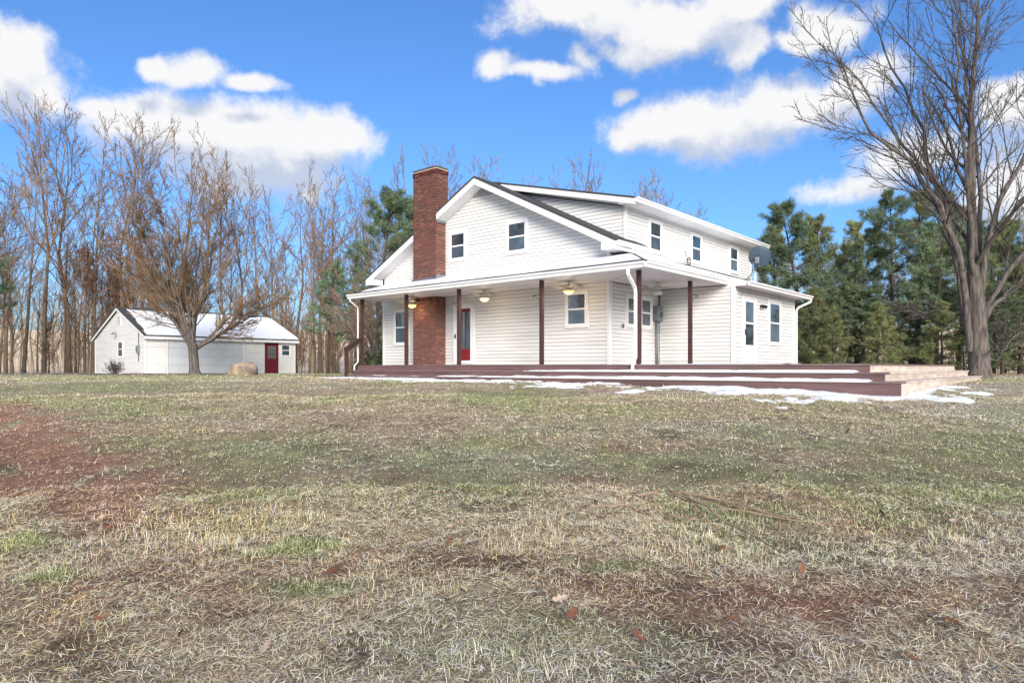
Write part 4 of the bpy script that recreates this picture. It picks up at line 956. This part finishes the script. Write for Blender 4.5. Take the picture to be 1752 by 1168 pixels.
# -- twiggy tree in front of the garage
def vase_tree(seed, name, x, y, H, Rc, fork, tr, label, nl, angs, lv, mt_, lean=0., upb=.022):
    r = np.random.default_rng(seed)
    t = empty(name, (x, y, float(gz(x, y)) - .03), 0, label, 'tree')
    tp = resample([(0, 0, 0), (0, 0, .12 * fork), (lean * .3, .02, .5 * fork), (lean, 0, fork)], 9)[None]; R0 = (tr * np.interp(np.linspace(0, 1, 9), [0, .08, .2, 1], [1.55, 1.12, 1., .92]))[None]
    tv, tq = tubes(tp, R0, 12)
    LP = []; LR = []
    for k in range(nl):
        az = k * 2.4 + r.normal(0, .25); th = angs[0] + (angs[1] - angs[0]) * ((k * .618) % 1.)
        d = np.array([[math.sin(th) * math.cos(az), math.sin(th) * math.sin(az), math.cos(th)]]); st = np.array([[lean + .05 * math.cos(az), .05 * math.sin(az), fork - .15 - .25 * r.random()]])
        ln = np.array([(H - fork) * (1.0 if th < .5 else .82) * r.uniform(.85, 1.1)])
        p, rr = grow_lines(r, st, d, ln, np.array([tr * r.uniform(.28, .5)]), 12, .055, upb * (.6 + th), .018, .12)
        LP.append(p[0]); LR.append(rr[0])
    LP = np.array(LP); LR = np.array(LR); lv0, lq0 = tubes(LP, LR, 7)
    v_, q_ = join([(tv, tq), (lv0, lq0)]); link('trunk', npmesh('trunk', v_, q_, True), M['bark_big'], t)
    parts, last = crown(r, LP, LR, lv); cv, cq = join(parts); link('crown', npmesh('crown', cv, cq), mt_, t)
    return t
mt_tree = vase_tree(31, 'maple_tree', px2x(333, 35), 35, 8.3, 4.6, 1.6, .24, 'rounded bare tree with many fine twigs in front of the garage door', 13, (.06, 1.06),
    [dict(m=19, t0=.20, a=(.3, .9), ratio=.46, taper=.45, rr=.45, rmin=.016, n=7, k=4, wob=.09, up=.035),
     dict(m=9, t0=.16, a=(.3, .75), ratio=.42, taper=.4, rr=.5, rmin=.009, n=4, k=3, wob=.11, up=.08),
     dict(m=7, t0=.15, a=(.3, .75), ratio=.5, taper=.4, rr=.6, rmin=.007, n=3, k=3, wob=.1, up=.07, tip=.6)], M['twig'], upb=.009)
mt_tree.rotation_euler[1] = -.07
M['twig_pink'] = mat('pinkish_twigs', (.27, .185, .145), .9, (.16, .105, .085), 1.4)
vase_tree(33, 'dogwood_tree', px2x(642, 31), 31, 5.9, 2.6, 1.0, .17, 'low spreading bare tree behind the left corner of the house', 12, (.25, 1.35),
    [dict(m=12, t0=.15, a=(.35, .9), ratio=.42, taper=.4, rr=.5, rmin=.012, n=6, k=4, wob=.16, up=.10),
     dict(m=8, t0=.18, a=(.35, .9), ratio=.45, taper=.4, rr=.5, rmin=.008, n=4, k=3, wob=.16, up=.12),
     dict(m=5, t0=.15, a=(.3, .8), ratio=.5, taper=.4, rr=.6, rmin=.006, n=3, k=3, wob=.1, up=.14, tip=.6)], M['twig_pink'], lean=.15)

# -- pines
def pine_variant(seed, H, base, w, dens, colr):
    r = np.random.default_rng(seed)
    tp = resample([(0, 0, 0), (r.normal(0, .1), r.normal(0, .1), H * .5), (r.normal(0, .15), r.normal(0, .15), H)], 9)[None]; R0 = (np.linspace(.16, .02, 9) * H / 11)[None]
    tv, tq = tubes(tp, R0, 7)
    m = dens; tz = base + (1 - base) * ((np.arange(m) + r.random(m)) / m) ** .95
    az = r.uniform(0, 6.28, m) ; rel = (tz - base) / (1 - base)
    ln = w * (np.interp(rel, [0, .12, .35, .7, 1.], [.72, .95, 1., .78, .30])) * r.uniform(.6, 1.15, m)
    st = np.stack([np.interp(tz, np.linspace(0, 1, 9), tp[0, :, 0]), np.interp(tz, np.linspace(0, 1, 9), tp[0, :, 1]), tz * H], -1)
    elv = np.interp(rel, [0, .5, 1], [.0, .28, .95]) + r.normal(0, .14, m)
    d = np.stack([np.cos(az) * np.cos(elv), np.sin(az) * np.cos(elv), np.sin(elv)], -1)
    P, R = grow_lines(r, st, d, ln, np.full(m, .03) * (1.2 - .6 * rel), 6, .07, .035, .01, .4)
    s, dd, l2, r2 = spawn(r, P, R, 7, .3, .99, .4, .9, .36, .45, .6, .008)
    P2, R2 = grow_lines(r, s, dd, l2, r2, 4, .10, .06, .006, .5)
    bv_, bq_ = join([(tv, tq), tubes(P, R, 4), tubes(P2, R2, 3)])
    # tufts of needles towards the ends of the twigs
    c = np.concatenate([P2[:, 1:].reshape(-1, 3), P[:, 4:].reshape(-1, 3)]); cd_ = np.concatenate([np.repeat(unit(P2[:, 3] - P2[:, 2]), 3, 0), np.repeat(unit(P[:, 5] - P[:, 4]), 2, 0)])
    c = c + r.normal(0, .06, c.shape)
    K = 17; nC = len(c)
    dv = unit(cd_[:, None] * .75 + r.normal(0, .75, (nC, K, 3)) + np.array([0, 0, .28])); Ln = r.uniform(.15, .32, (nC, K, 1)); wd = unit(np.cross(dv, r.normal(0, 1, (nC, K, 3)))) * r.uniform(.015, .028, (nC, K, 1))
    a = c[:, None] + r.normal(0, .05, (nC, K, 3)); V = np.stack([a - wd * .5, a + wd * .5, a + dv * Ln + wd * .15, a + dv * Ln - wd * .15], 2).reshape(-1, 3)
    tone = r.uniform(0, 1, (nC, 1)); cl = np.array(colr[0])[None] * (1 - tone) + np.array(colr[1])[None] * tone
    br_ = r.random(nC) < .05; cl[br_] = (.16, .10, .05)
    colv = np.repeat(np.repeat(cl, K, 0) * r.uniform(.75, 1.25, (nC * K, 1)), 4, 0)
    tm = npmesh('trunk', bv_, bq_, True); tm.materials.append(M['pinebark'])
    nm = npmesh('crown', V, np.arange(len(V)).reshape(-1, 4), False, colv); nm.materials.append(M['needle'])
    return dict(H=H, trunk=tm, crown=nm)
M['pinebark'] = mat('pine_bark', (.075, .055, .045), .9, (.045, .034, .030), 4, .5, 12, stretch=(4, 4, .8))
M['needle'] = mat('pine_needles', (1, 1, 1), .6, attr=True, rand=.18)
PC = ((.080, .140, .070), (.32, .32, .13)); PB = ((.068, .130, .082), (.22, .28, .145))
PV = [pine_variant(201, 11, .10, 2.7, 92, PB), pine_variant(202, 12, .22, 2.5, 74, PC), pine_variant(203, 10.5, .06, 2.4, 90, PC), pine_variant(204, 12, .33, 2.6, 62, PB)]
PG, PGl = 'pine trees at the right edge of the lawn', 'dark green pine in the row at the right edge of the lawn'
pines = [(1368, 42, 366, 0, 1.15), (1335, 46, 400, 2, 1.), (1405, 45, 392, 2, 1.1), (1448, 43, 400, 3, 1.), (1478, 47, 392, 1, 1.), (1530, 42, 352, 3, 1.15), (1565, 46, 345, 1, 1.1), (1600, 40, 352, 3, 1.0), (1640, 45, 372, 1, 1.), (1700, 38, 395, 1, 1.0), (1748, 40, 388, 3, 1.1), (1790, 36, 380, 1, 1.1),
         (1390, 39, 505, 2, 1.2), (1500, 38, 540, 2, 1.3), (1440, 50, 430, 1, 1.), (1590, 52, 400, 0, 1.), (1690, 50, 400, 0, 1.)]
for (px, D, ty, v, sx) in pines: plant(PV[v], px2x(px, D), D, (645 - ty) / 1168 * D, 'green pine, %s from the house in the row at the lawn edge' % rank(px, pines), PG, name='pine_tree', sx=sx)
plant(PV[0], px2x(645, 46), 46, (650 - 350) / 1168 * 46, 'green pine rising behind the brick chimney', None, name='pine_tree', sx=1.25)
plant(PV[0], px2x(700, 50), 50, (650 - 372) / 1168 * 50, 'shorter green pine half hidden behind the chimney and gable', None, name='pine_tree', sx=.9)
plant(PV[3], px2x(560, 44), 44, (650 - 468) / 1168 * 44, 'blue-green cedar between the garage and the house', None, name='cedar_tree', sx=1.1)
plant(PV[3], px2x(-30, 52), 52, 13.5, 'pine at the far left edge behind the leaning tree', None, name='pine_tree')
for (x, y, h) in ((34, 30, 14), (38, 35, 15), (43, 27, 15), (47, 33, 16), (36, 24, 13), (52, 26, 16)):
    plant(PV[int(x) % 4], x, y, h, 'pine beyond the shade tree at the right side of the lawn', 'pines right of the lawn', name='pine_tree')
for i, (px, D, h) in enumerate(((1375, 41, 4.6), (1425, 39, 3.6), (1465, 42, 5.2), (1515, 40, 4.0), (1560, 43, 5.0), (1612, 38, 3.8), (1715, 35, 4.4), (1745, 37, 5.5))):
    plant(PV[2 if i % 2 else 0], px2x(px, D), D, h, 'low bushy pine in the lower fringe of the pines, %s from the house' % ORD[i], 'low pines along the lawn edge', name='pine_sapling', sx=1.5)
for (px, D, h) in ((1360, 50, 3.2), (1470, 56, 3.6), (1555, 55, 3.0), (1650, 48, 3.4), (1720, 46, 3.0)):
    plant(PV[2], px2x(px, D), D, h, 'young bushy pine under the tall pines, %s from the house' % {1360: 'nearest', 1470: 'second', 1555: 'third', 1650: 'fourth', 1720: 'farthest'}[px], 'young pines under the tall pines', name='pine_sapling', sx=1.6)

# -- shrubs
def shrub(name, x, y, H, W_, n, label, mt_, leafy=None, seed=1):
    r = np.random.default_rng(seed); t = empty(name, (x, y, float(gz(x, y)) - .02), 0, label, 'shrub')
    az = r.uniform(0, 6.28, n); th = r.uniform(.05, .95, n); st = np.stack([.08 * np.cos(az), .08 * np.sin(az), np.zeros(n)], -1)
    d = np.stack([np.sin(th) * np.cos(az) * W_ / H, np.sin(th) * np.sin(az) * W_ / H, np.cos(th)], -1)
    P, R = grow_lines(r, st, d, r.uniform(.6, 1.05, n) * H, np.full(n, .012), 6, .12, .05, .004, .4)
    parts, last = crown(r, P, R, [dict(m=7, t0=.25, a=(.3, .9), ratio=.4, rr=.6, rmin=.005, n=4, k=3, up=.06), dict(m=5, t0=.2, a=(.3, .9), ratio=.45, rr=.6, rmin=.004, n=3, k=3, up=.06)])
    v_, q_ = join([tubes(P, R, 4)] + parts); link('stems', npmesh('stems', v_, q_), mt_, t)
    if leafy is not None:
        pts = last[0][:, -1]; k = len(pts); a = unit(r.normal(0, 1, (k, 3)) + np.array([0, 0, -.3])); b = unit(np.cross(a, r.normal(0, 1, (k, 3))))
        s = r.uniform(.05, .09, (k, 1)); V = np.stack([pts, pts + a * s + b * s * .35, pts + a * s * 2, pts + a * s - b * s * .35], 1).reshape(-1, 3)
        link('leaves', npmesh('leaves', V, np.arange(k * 4).reshape(-1, 4)), leafy, t)
    return t
M['shrubtwig'] = mat('purple_grey_twigs', (.115, .085, .09), .9, (.07, .05, .055), 6)
M['darkleaf'] = mat('dark_glossy_leaf', (.035, .065, .025), .4, (.075, .095, .04), 5)
shrub('bare_shrub', px2x(196, 39.5), 39.5, .85, .9, 46, 'small dark bare shrub in front of the garage gable wall', M['shrubtwig'], None, 5)
shrub('evergreen_shrub', px2x(640, 27.6), 27.6, 1.0, 1.0, 40, 'dark leafy shrub beside the left corner of the house', M['shrubtwig'], M['darkleaf'], 6)
shrub('evergreen_shrub', px2x(625, 29.5), 29.5, .85, .8, 30, 'small leafy shrub behind the porch corner post at the far left', M['shrubtwig'], M['darkleaf'], 8)

# -- boulder
def boulder():
    bm_v = []; nu, nv_ = 28, 16; x0, y0 = px2x(415, 33), 33.
    for i in range(nv_ + 1):
        ph = math.pi * i / nv_
        for j in range(nu):
            th = 2 * math.pi * j / nu; d = np.array([math.sin(ph) * math.cos(th), math.sin(ph) * math.sin(th), math.cos(ph)])
            k = 1 + .34 * (fbm(np.array([d[0] * 1.6 + 5 + d[2]]), np.array([d[1] * 1.6 + 3 - d[2] * .7]), 1.0, 4)[0] - .5)
            p = d * k * np.array([.70, .52, .52]); 
            p[2] = min(p[2], .50 - .10 * p[0] + .04 * math.sin(p[0] * 7)); p[2] = max(p[2], -.3)
            bm_v.append(p + np.array([.08 * p[2], 0, .12]))
    q = [(i * nu + j, i * nu + (j + 1) % nu, (i + 1) * nu + (j + 1) % nu, (i + 1) * nu + j) for i in range(nv_) for j in range(nu)]
    M['rock'] = mat('tan_boulder', (.40, .30, .20), .9, (.17, .135, .115), 2.2, .8, 9, detail=9, lo=.38, hi=.62)
    o = link('boulder', npmesh('boulder', bm_v, np.array(q)[:, ::-1], True), M['rock']); o.location = (x0, y0, float(gz(x0, y0)))
    tag(o, 'large tan boulder lying on the lawn in front of the garage', 'boulder')
boulder()

# ------------------------------------------------------------------ LAWN
def to_house(x, y):
    dx_ = x - CORNER.x; dy_ = y - CORNER.y
    return dx_ * Rv.x + dy_ * Rv.y, dx_ * Lv.x + dy_ * Lv.y
def snow_mask(x, y):
    hx, hy = to_house(x, y)
    d = np.where(hy > YR - .7, (FX - .70) - hx, 1e3)
    d2 = np.where((hx > FX - .7) & (hx < 2.6) & (hy < YR - .7), (YR - .70) - hy, 1e3)
    d2 = np.where((hx <= FX - .7) & (hy < YR - .7), np.hypot(FX - .7 - hx, YR - .7 - hy), d2)
    d = np.minimum(d, d2 * 1.9); end = np.clip((9.6 - hy) / .4, -1, 1)
    n_ = fbm(x * 1.0, y * 1.0, .9, 4, 5.) + .75 * (fbm(x, y, 3.2, 4, 15.) - .5)
    wdt = 1.0 + .7 * np.clip(fbm(hy, hy * 0, .35, 2, 2.) * 2 - .6, 0, 1.5)
    m = (n_ - .345) * 2.6 - np.clip(d, 0, 9) / wdt * .62
    m = np.where(d < -.02, -.05, m)
    return np.minimum(m, end * .5)
# ground snow
us = np.linspace(-10.4, 9.8, 400); vs = np.linspace(FX - .7 - 3.6, 3.0, 190)
U, V_ = np.meshgrid(us, vs)
wx_ = CORNER.x + Rv.x * V_ + Lv.x * U; wy_ = CORNER.y + Rv.y * V_ + Lv.y * U
m = np.minimum(np.minimum(snow_mask(wx_, wy_), (U + 10.1) * .8), (2.7 - V_) * .8); m = np.where((V_ > FX - .70) & (U > YR - .70), -.3, m)
zz = gz(wx_, wy_) + np.clip(m * 2.0, -.9, 1) * .034 + .012
i = np.arange(m.size).reshape(m.shape); q = np.stack([i[:-1, :-1], i[:-1, 1:], i[1:, 1:], i[1:, :-1]], -1).reshape(-1, 4)
q = q[(m.ravel()[q] > -.06).any(1)]; used, inv = np.unique(q, return_inverse=True)
o = link('snow', npmesh('snow', np.stack([wx_, wy_, zz], -1).reshape(-1, 3)[used], inv.reshape(-1, 4).astype(np.int32)[:, ::-1], True), M['snow'])
tag(o, 'broken band of old snow on the grass along the bottom step', None, None, 'stuff')

def blades(n, y0, y1, seed, wscale=1., lscale=1., margin=1.12, beside=0.):
    r = np.random.default_rng(seed)
    y = np.sqrt(r.uniform(y0 * y0, y1 * y1, n)); x = r.uniform(-1, 1, n) * (.75 * y * margin + .4)
    if beside: y = r.uniform(y0, y1, n); x = np.where(r.random(n) < .5, -1, 1) * (.75 * y * 1.12 + .4 + beside * r.random(n) ** 1.3)
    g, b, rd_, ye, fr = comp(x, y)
    hx, hy = to_house(x, y)
    sm = snow_mask(x, y)
    keep = (r.random(n) > .72 * np.clip(b + rd_ * .85, 0, 1)) & ~((hx > FX - .72) & (hx < 11) & (hy > YR - .72) & (hy < 10.4)) & ((sm < .02) | (r.random(n) < .10)) & ~((np.abs(y - 38.4) < 3.6) & (x < -15))
    x, y, g, b, rd_, ye, fr = [q[keep] for q in (x, y, g, b, rd_, ye, fr)]; n = len(x)
    isg = r.random(n) < g * .80
    # colours: living green, straw, painted sunlit yellow, grey weathered, tan-red
    c = np.empty((n, 3)); u = r.random(n)[:, None]
    c[:] = np.array((.47, .37, .24)) * (1 - u) + np.array((.34, .275, .20)) * u
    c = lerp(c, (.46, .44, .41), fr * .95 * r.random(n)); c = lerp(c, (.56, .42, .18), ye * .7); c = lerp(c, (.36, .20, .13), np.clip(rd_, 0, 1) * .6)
    dk_ = r.random(n) < .16; c[dk_] *= .5; pl_ = r.random(n) < .16; c[pl_] = (.50, .455, .385)
    gc = np.array((.12, .155, .060)) * (1 - u) + np.array((.25, .275, .145)) * u
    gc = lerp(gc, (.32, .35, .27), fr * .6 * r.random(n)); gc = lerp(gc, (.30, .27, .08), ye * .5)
    c[isg] = gc[isg]
    c *= r.uniform(1.15, 2.9, (n, 1)) * np.array((1.04, 1.0, .93)); c = np.minimum(c, .80)
    ln = np.where(isg, r.uniform(.022, .052, n), r.uniform(.03, .085, n)) * lscale
    clump = np.clip((fbm(x, y, 1.7, 3, 61.) - .45) * 4, 0, 1)
    up_ = (r.random(n) < (.03 + .17 * clump * (~isg)) * np.where(y > 6, .35, 1)) 
    th = np.where(isg, r.uniform(.45, 1.30, n), np.where(up_, r.uniform(.2, .9, n), r.uniform(1.12, 1.52, n)))
    ln = np.where(up_ & ~isg, ln * (.7 + .5 * clump), ln)
    lush = gauss(x, y, -3.55, 4.95, .25, .14) + gauss(x, y, -2.95, 4.35, .18, .1) + .6 * gauss(x, y, -1.55, 4.9, .35, .16, .3); ln = ln * (1 + 1.8 * np.clip(lush, 0, 1) * isg)
    swirl = fbm(x, y, .9, 2, 44.) * 12; az = swirl + r.normal(0, 2.0, n)
    w = np.maximum(.0018, .00052 * y) * wscale * r.uniform(.7, 1.3, n)
    z = gz(x, y) + np.where(isg, -.005, r.uniform(-.004, .030, n) * (1 - .5 * up_))
    ca_, sa_ = np.cos(az), np.sin(az); th2 = np.minimum(th + r.uniform(.03, .34, n), 1.75)
    base = np.stack([x, y, z], -1)
    m_ = base + (ln * .5)[:, None] * np.stack([np.sin(th) * ca_, np.sin(th) * sa_, np.cos(th)], -1)
    tp_ = m_ + (ln * .5)[:, None] * np.stack([np.sin(th2) * ca_, np.sin(th2) * sa_, np.cos(th2)], -1)
    wv_ = np.stack([-sa_, ca_, r.normal(0, .3, n)], -1) * w[:, None]
    V = np.stack([base - wv_ * .5, base + wv_ * .5, m_ + wv_ * .42, m_ - wv_ * .42, tp_], 1)
    i = np.arange(n)[:, None] * 5
    return V.reshape(-1, 3), np.concatenate([i, i + 1, i + 2, i + 3], 1), np.concatenate([i + 3, i + 2, i + 4], 1), np.repeat(c, 5, 0)
M['grass'] = mat('grass_blades', (1, 1, 1), .75, attr=True, spec=.2)
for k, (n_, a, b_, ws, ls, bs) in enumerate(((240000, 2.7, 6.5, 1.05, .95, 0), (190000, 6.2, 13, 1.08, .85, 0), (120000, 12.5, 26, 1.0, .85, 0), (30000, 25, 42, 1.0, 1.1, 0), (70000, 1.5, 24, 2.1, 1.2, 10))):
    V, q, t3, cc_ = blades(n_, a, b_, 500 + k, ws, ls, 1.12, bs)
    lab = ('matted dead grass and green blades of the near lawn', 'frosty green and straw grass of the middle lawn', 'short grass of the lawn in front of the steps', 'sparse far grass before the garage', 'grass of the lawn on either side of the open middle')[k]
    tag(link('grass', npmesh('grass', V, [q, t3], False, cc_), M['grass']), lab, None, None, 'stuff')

# fallen leaves --------------------------------------------------------
def leaf_mesh(seed, lobed=True):
    r = random.Random(seed); n = 7; L = .115
    edge = []
    for i in range(n + 1):
        t = i / n; w = .036 * math.sin(math.pi * min(1, t * .96 + .04)) ** .7
        if lobed and i % 2 == 0 and 0 < i < n: w *= .42
        edge.append((t * L, w * r.uniform(.85, 1.15)))
    cv_ = r.uniform(.4, 1.1); tw = r.uniform(-.5, .5); V = []
    def B(x, yv): return (x - L / 2, yv, cv_ * 6 * yv * yv * r.uniform(.8, 1.2) + 1.5 * cv_ * (x - L / 2) ** 2 + tw * yv * (x - L / 2) * 6)
    for (x, w) in edge: V += [B(x, -w), B(x, 0), B(x, w)]
    F_ = []
    for i in range(n):
        a = i * 3; F_ += [(a, a + 3, a + 4, a + 1), (a + 1, a + 4, a + 5, a + 2)]
    k = len(V); V += [(-L / 2 - .035, -.0015, .004), (-L / 2 - .035, .0015, .004), (-L / 2, .002, .0), (-L / 2, -.002, .0)]; F_.append((k, k + 3, k + 2, k + 1))
    me = bpy.data.meshes.new('fallen_leaf'); me.from_pydata(V, [], F_); me.update(); return me
M['leaf_brown'] = mat('brown_leaf', (.19, .078, .040), .7, (.12, .05, .03), 40, rand=.3); M['leaf_pale'] = mat('pale_dry_leaf', (.46, .36, .28), .7, (.33, .24, .18), 40, rand=.2)
LM = []
for i in range(4):
    me = leaf_mesh(i, i != 3); me.materials.append(M['leaf_brown']); LM.append((me, 'brown'))
    me = leaf_mesh(20 + i, i != 3); me.materials.append(M['leaf_pale']); LM.append((me, 'pale'))
r = np.random.default_rng(8)
spots = [(290, 970), (275, 1057), (310, 1100), (455, 1125), (485, 1060), (590, 1045), (570, 990), (620, 1140), (735, 1160), (960, 1040), (980, 1065), (725, 940), (145, 925), (70, 1040), (1255, 1075), (1290, 1130), (1560, 1145), (1630, 1080), (1480, 1120), (1700, 1165), (1090, 1105), (1470, 690), (1455, 730), (1450, 745), (1690, 700), (880, 670), (1085, 697), (1330, 815), (1555, 830), (320, 765), (440, 790), (1010, 990), (1435, 975), (1520, 890), (170, 1075), (1080, 1160)]
def ground_at(px, py):
    D = 3.
    for _ in range(40):
        D = D * .5 + .5 * (EYE - float(gz(px2x(px, D), D))) * 1168 / (py - 628)
    return px2x(px, D), D
pos = [ground_at(*p) for p in spots] + [(float(r.uniform(-.7, .7) * y), float(y)) for y in r.uniform(3.2, 11, 110)]
for i, (x, y) in enumerate(pos):
    me, kd = LM[int(r.integers(0, 8))]
    o = bpy.data.objects.new('fallen_leaf', me); COL.objects.link(o); sc = float(r.uniform(.7, 1.2)) * (.55 if i >= len(spots) else .78); o.scale = (sc,) * 3
    o.location = (x, y, float(gz(x, y)) + .058); o.rotation_euler = (float(r.normal(0, .35)), float(r.normal(0, .35)), float(r.uniform(0, 6.28)))
    if kd == 'brown': tag(o, 'curled russet brown oak leaf lying on the lawn', 'leaf', 'russet leaves fallen on the lawn')
    else: tag(o, 'curled pale dry leaf lying on the lawn', 'leaf', 'pale dry leaves fallen on the lawn')

# fallen sticks ------------------------------------------------------
M['stick'] = mat('tan_dry_stalk', (.36, .26, .18), .8, (.23, .155, .105), 8, stretch=(1, 1, 1)); M['stick_grey'] = mat('grey_dry_stick', (.30, .26, .22), .85, (.20, .165, .14), 8)
def stick(pix, rad_, m, label, twigs=0, lift=.062):
    P = [ground_at(*p) for p in pix]; pts = []
    for i, (x, y) in enumerate(P): pts.append((x, y, float(gz(x, y)) + lift + .012 * math.sin(i * 2.1)))
    pts = resample(pts, 9); pts[1:-1] += np.random.default_rng(len(pix) + int(pix[0][0])).normal(0, .010, (7, 3))
    o0 = pts[0].copy(); rr = [1.25 * rad_ * (1 - .6 * i / 8) for i in range(9)]
    mb = MB().tube([tuple(p - o0) for p in pts], rr, 6)
    o = mb.build('fallen_stick', m); o.location = o0; tag(o, label, 'stick', 'fallen sticks on the lawn')
stick([(1145, 850), (1200, 876), (1280, 925), (1345, 962)], .011, M['stick'], 'longest tan stalk running down from the stick heap to the grass')
stick([(1165, 852), (1240, 870), (1310, 888), (1358, 897)], .010, M['stick'], 'thick tan stalk at the top edge of the stick heap')
stick([(1150, 856), (1230, 880), (1330, 895), (1440, 912)], .007, M['stick'], 'thin tan stalk reaching farthest right from the stick heap')
stick([(1185, 880), (1196, 892), (1215, 905)], .009, M['stick'], 'short pale stick just below the stick heap')
stick([(1150, 893), (1200, 906), (1262, 930)], .007, M['stick'], 'reddish stalk lying lowest below the stick heap')
stick([(1100, 858), (1120, 856), (1124, 842), (1117, 836)], .010, M['stick'], 'hooked brown stick at the left end of the stick heap')
stick([(1010, 880), (1060, 876), (1075, 862), (1082, 866)], .007, M['stick'], 'forked pale stick left of the hooked stick')
stick([(880, 908), (920, 900), (960, 892), (1010, 872)], .006, M['stick_grey'], 'long grey stick lying far left of the stick heap')
stick([(940, 866), (990, 862), (1040, 858)], .006, M['stick_grey'], 'straight grey stick behind the long grey stick')
stick([(1040, 880), (1080, 877), (1130, 872)], .006, M['stick'], 'thin straight brown stick pointing at the heap')
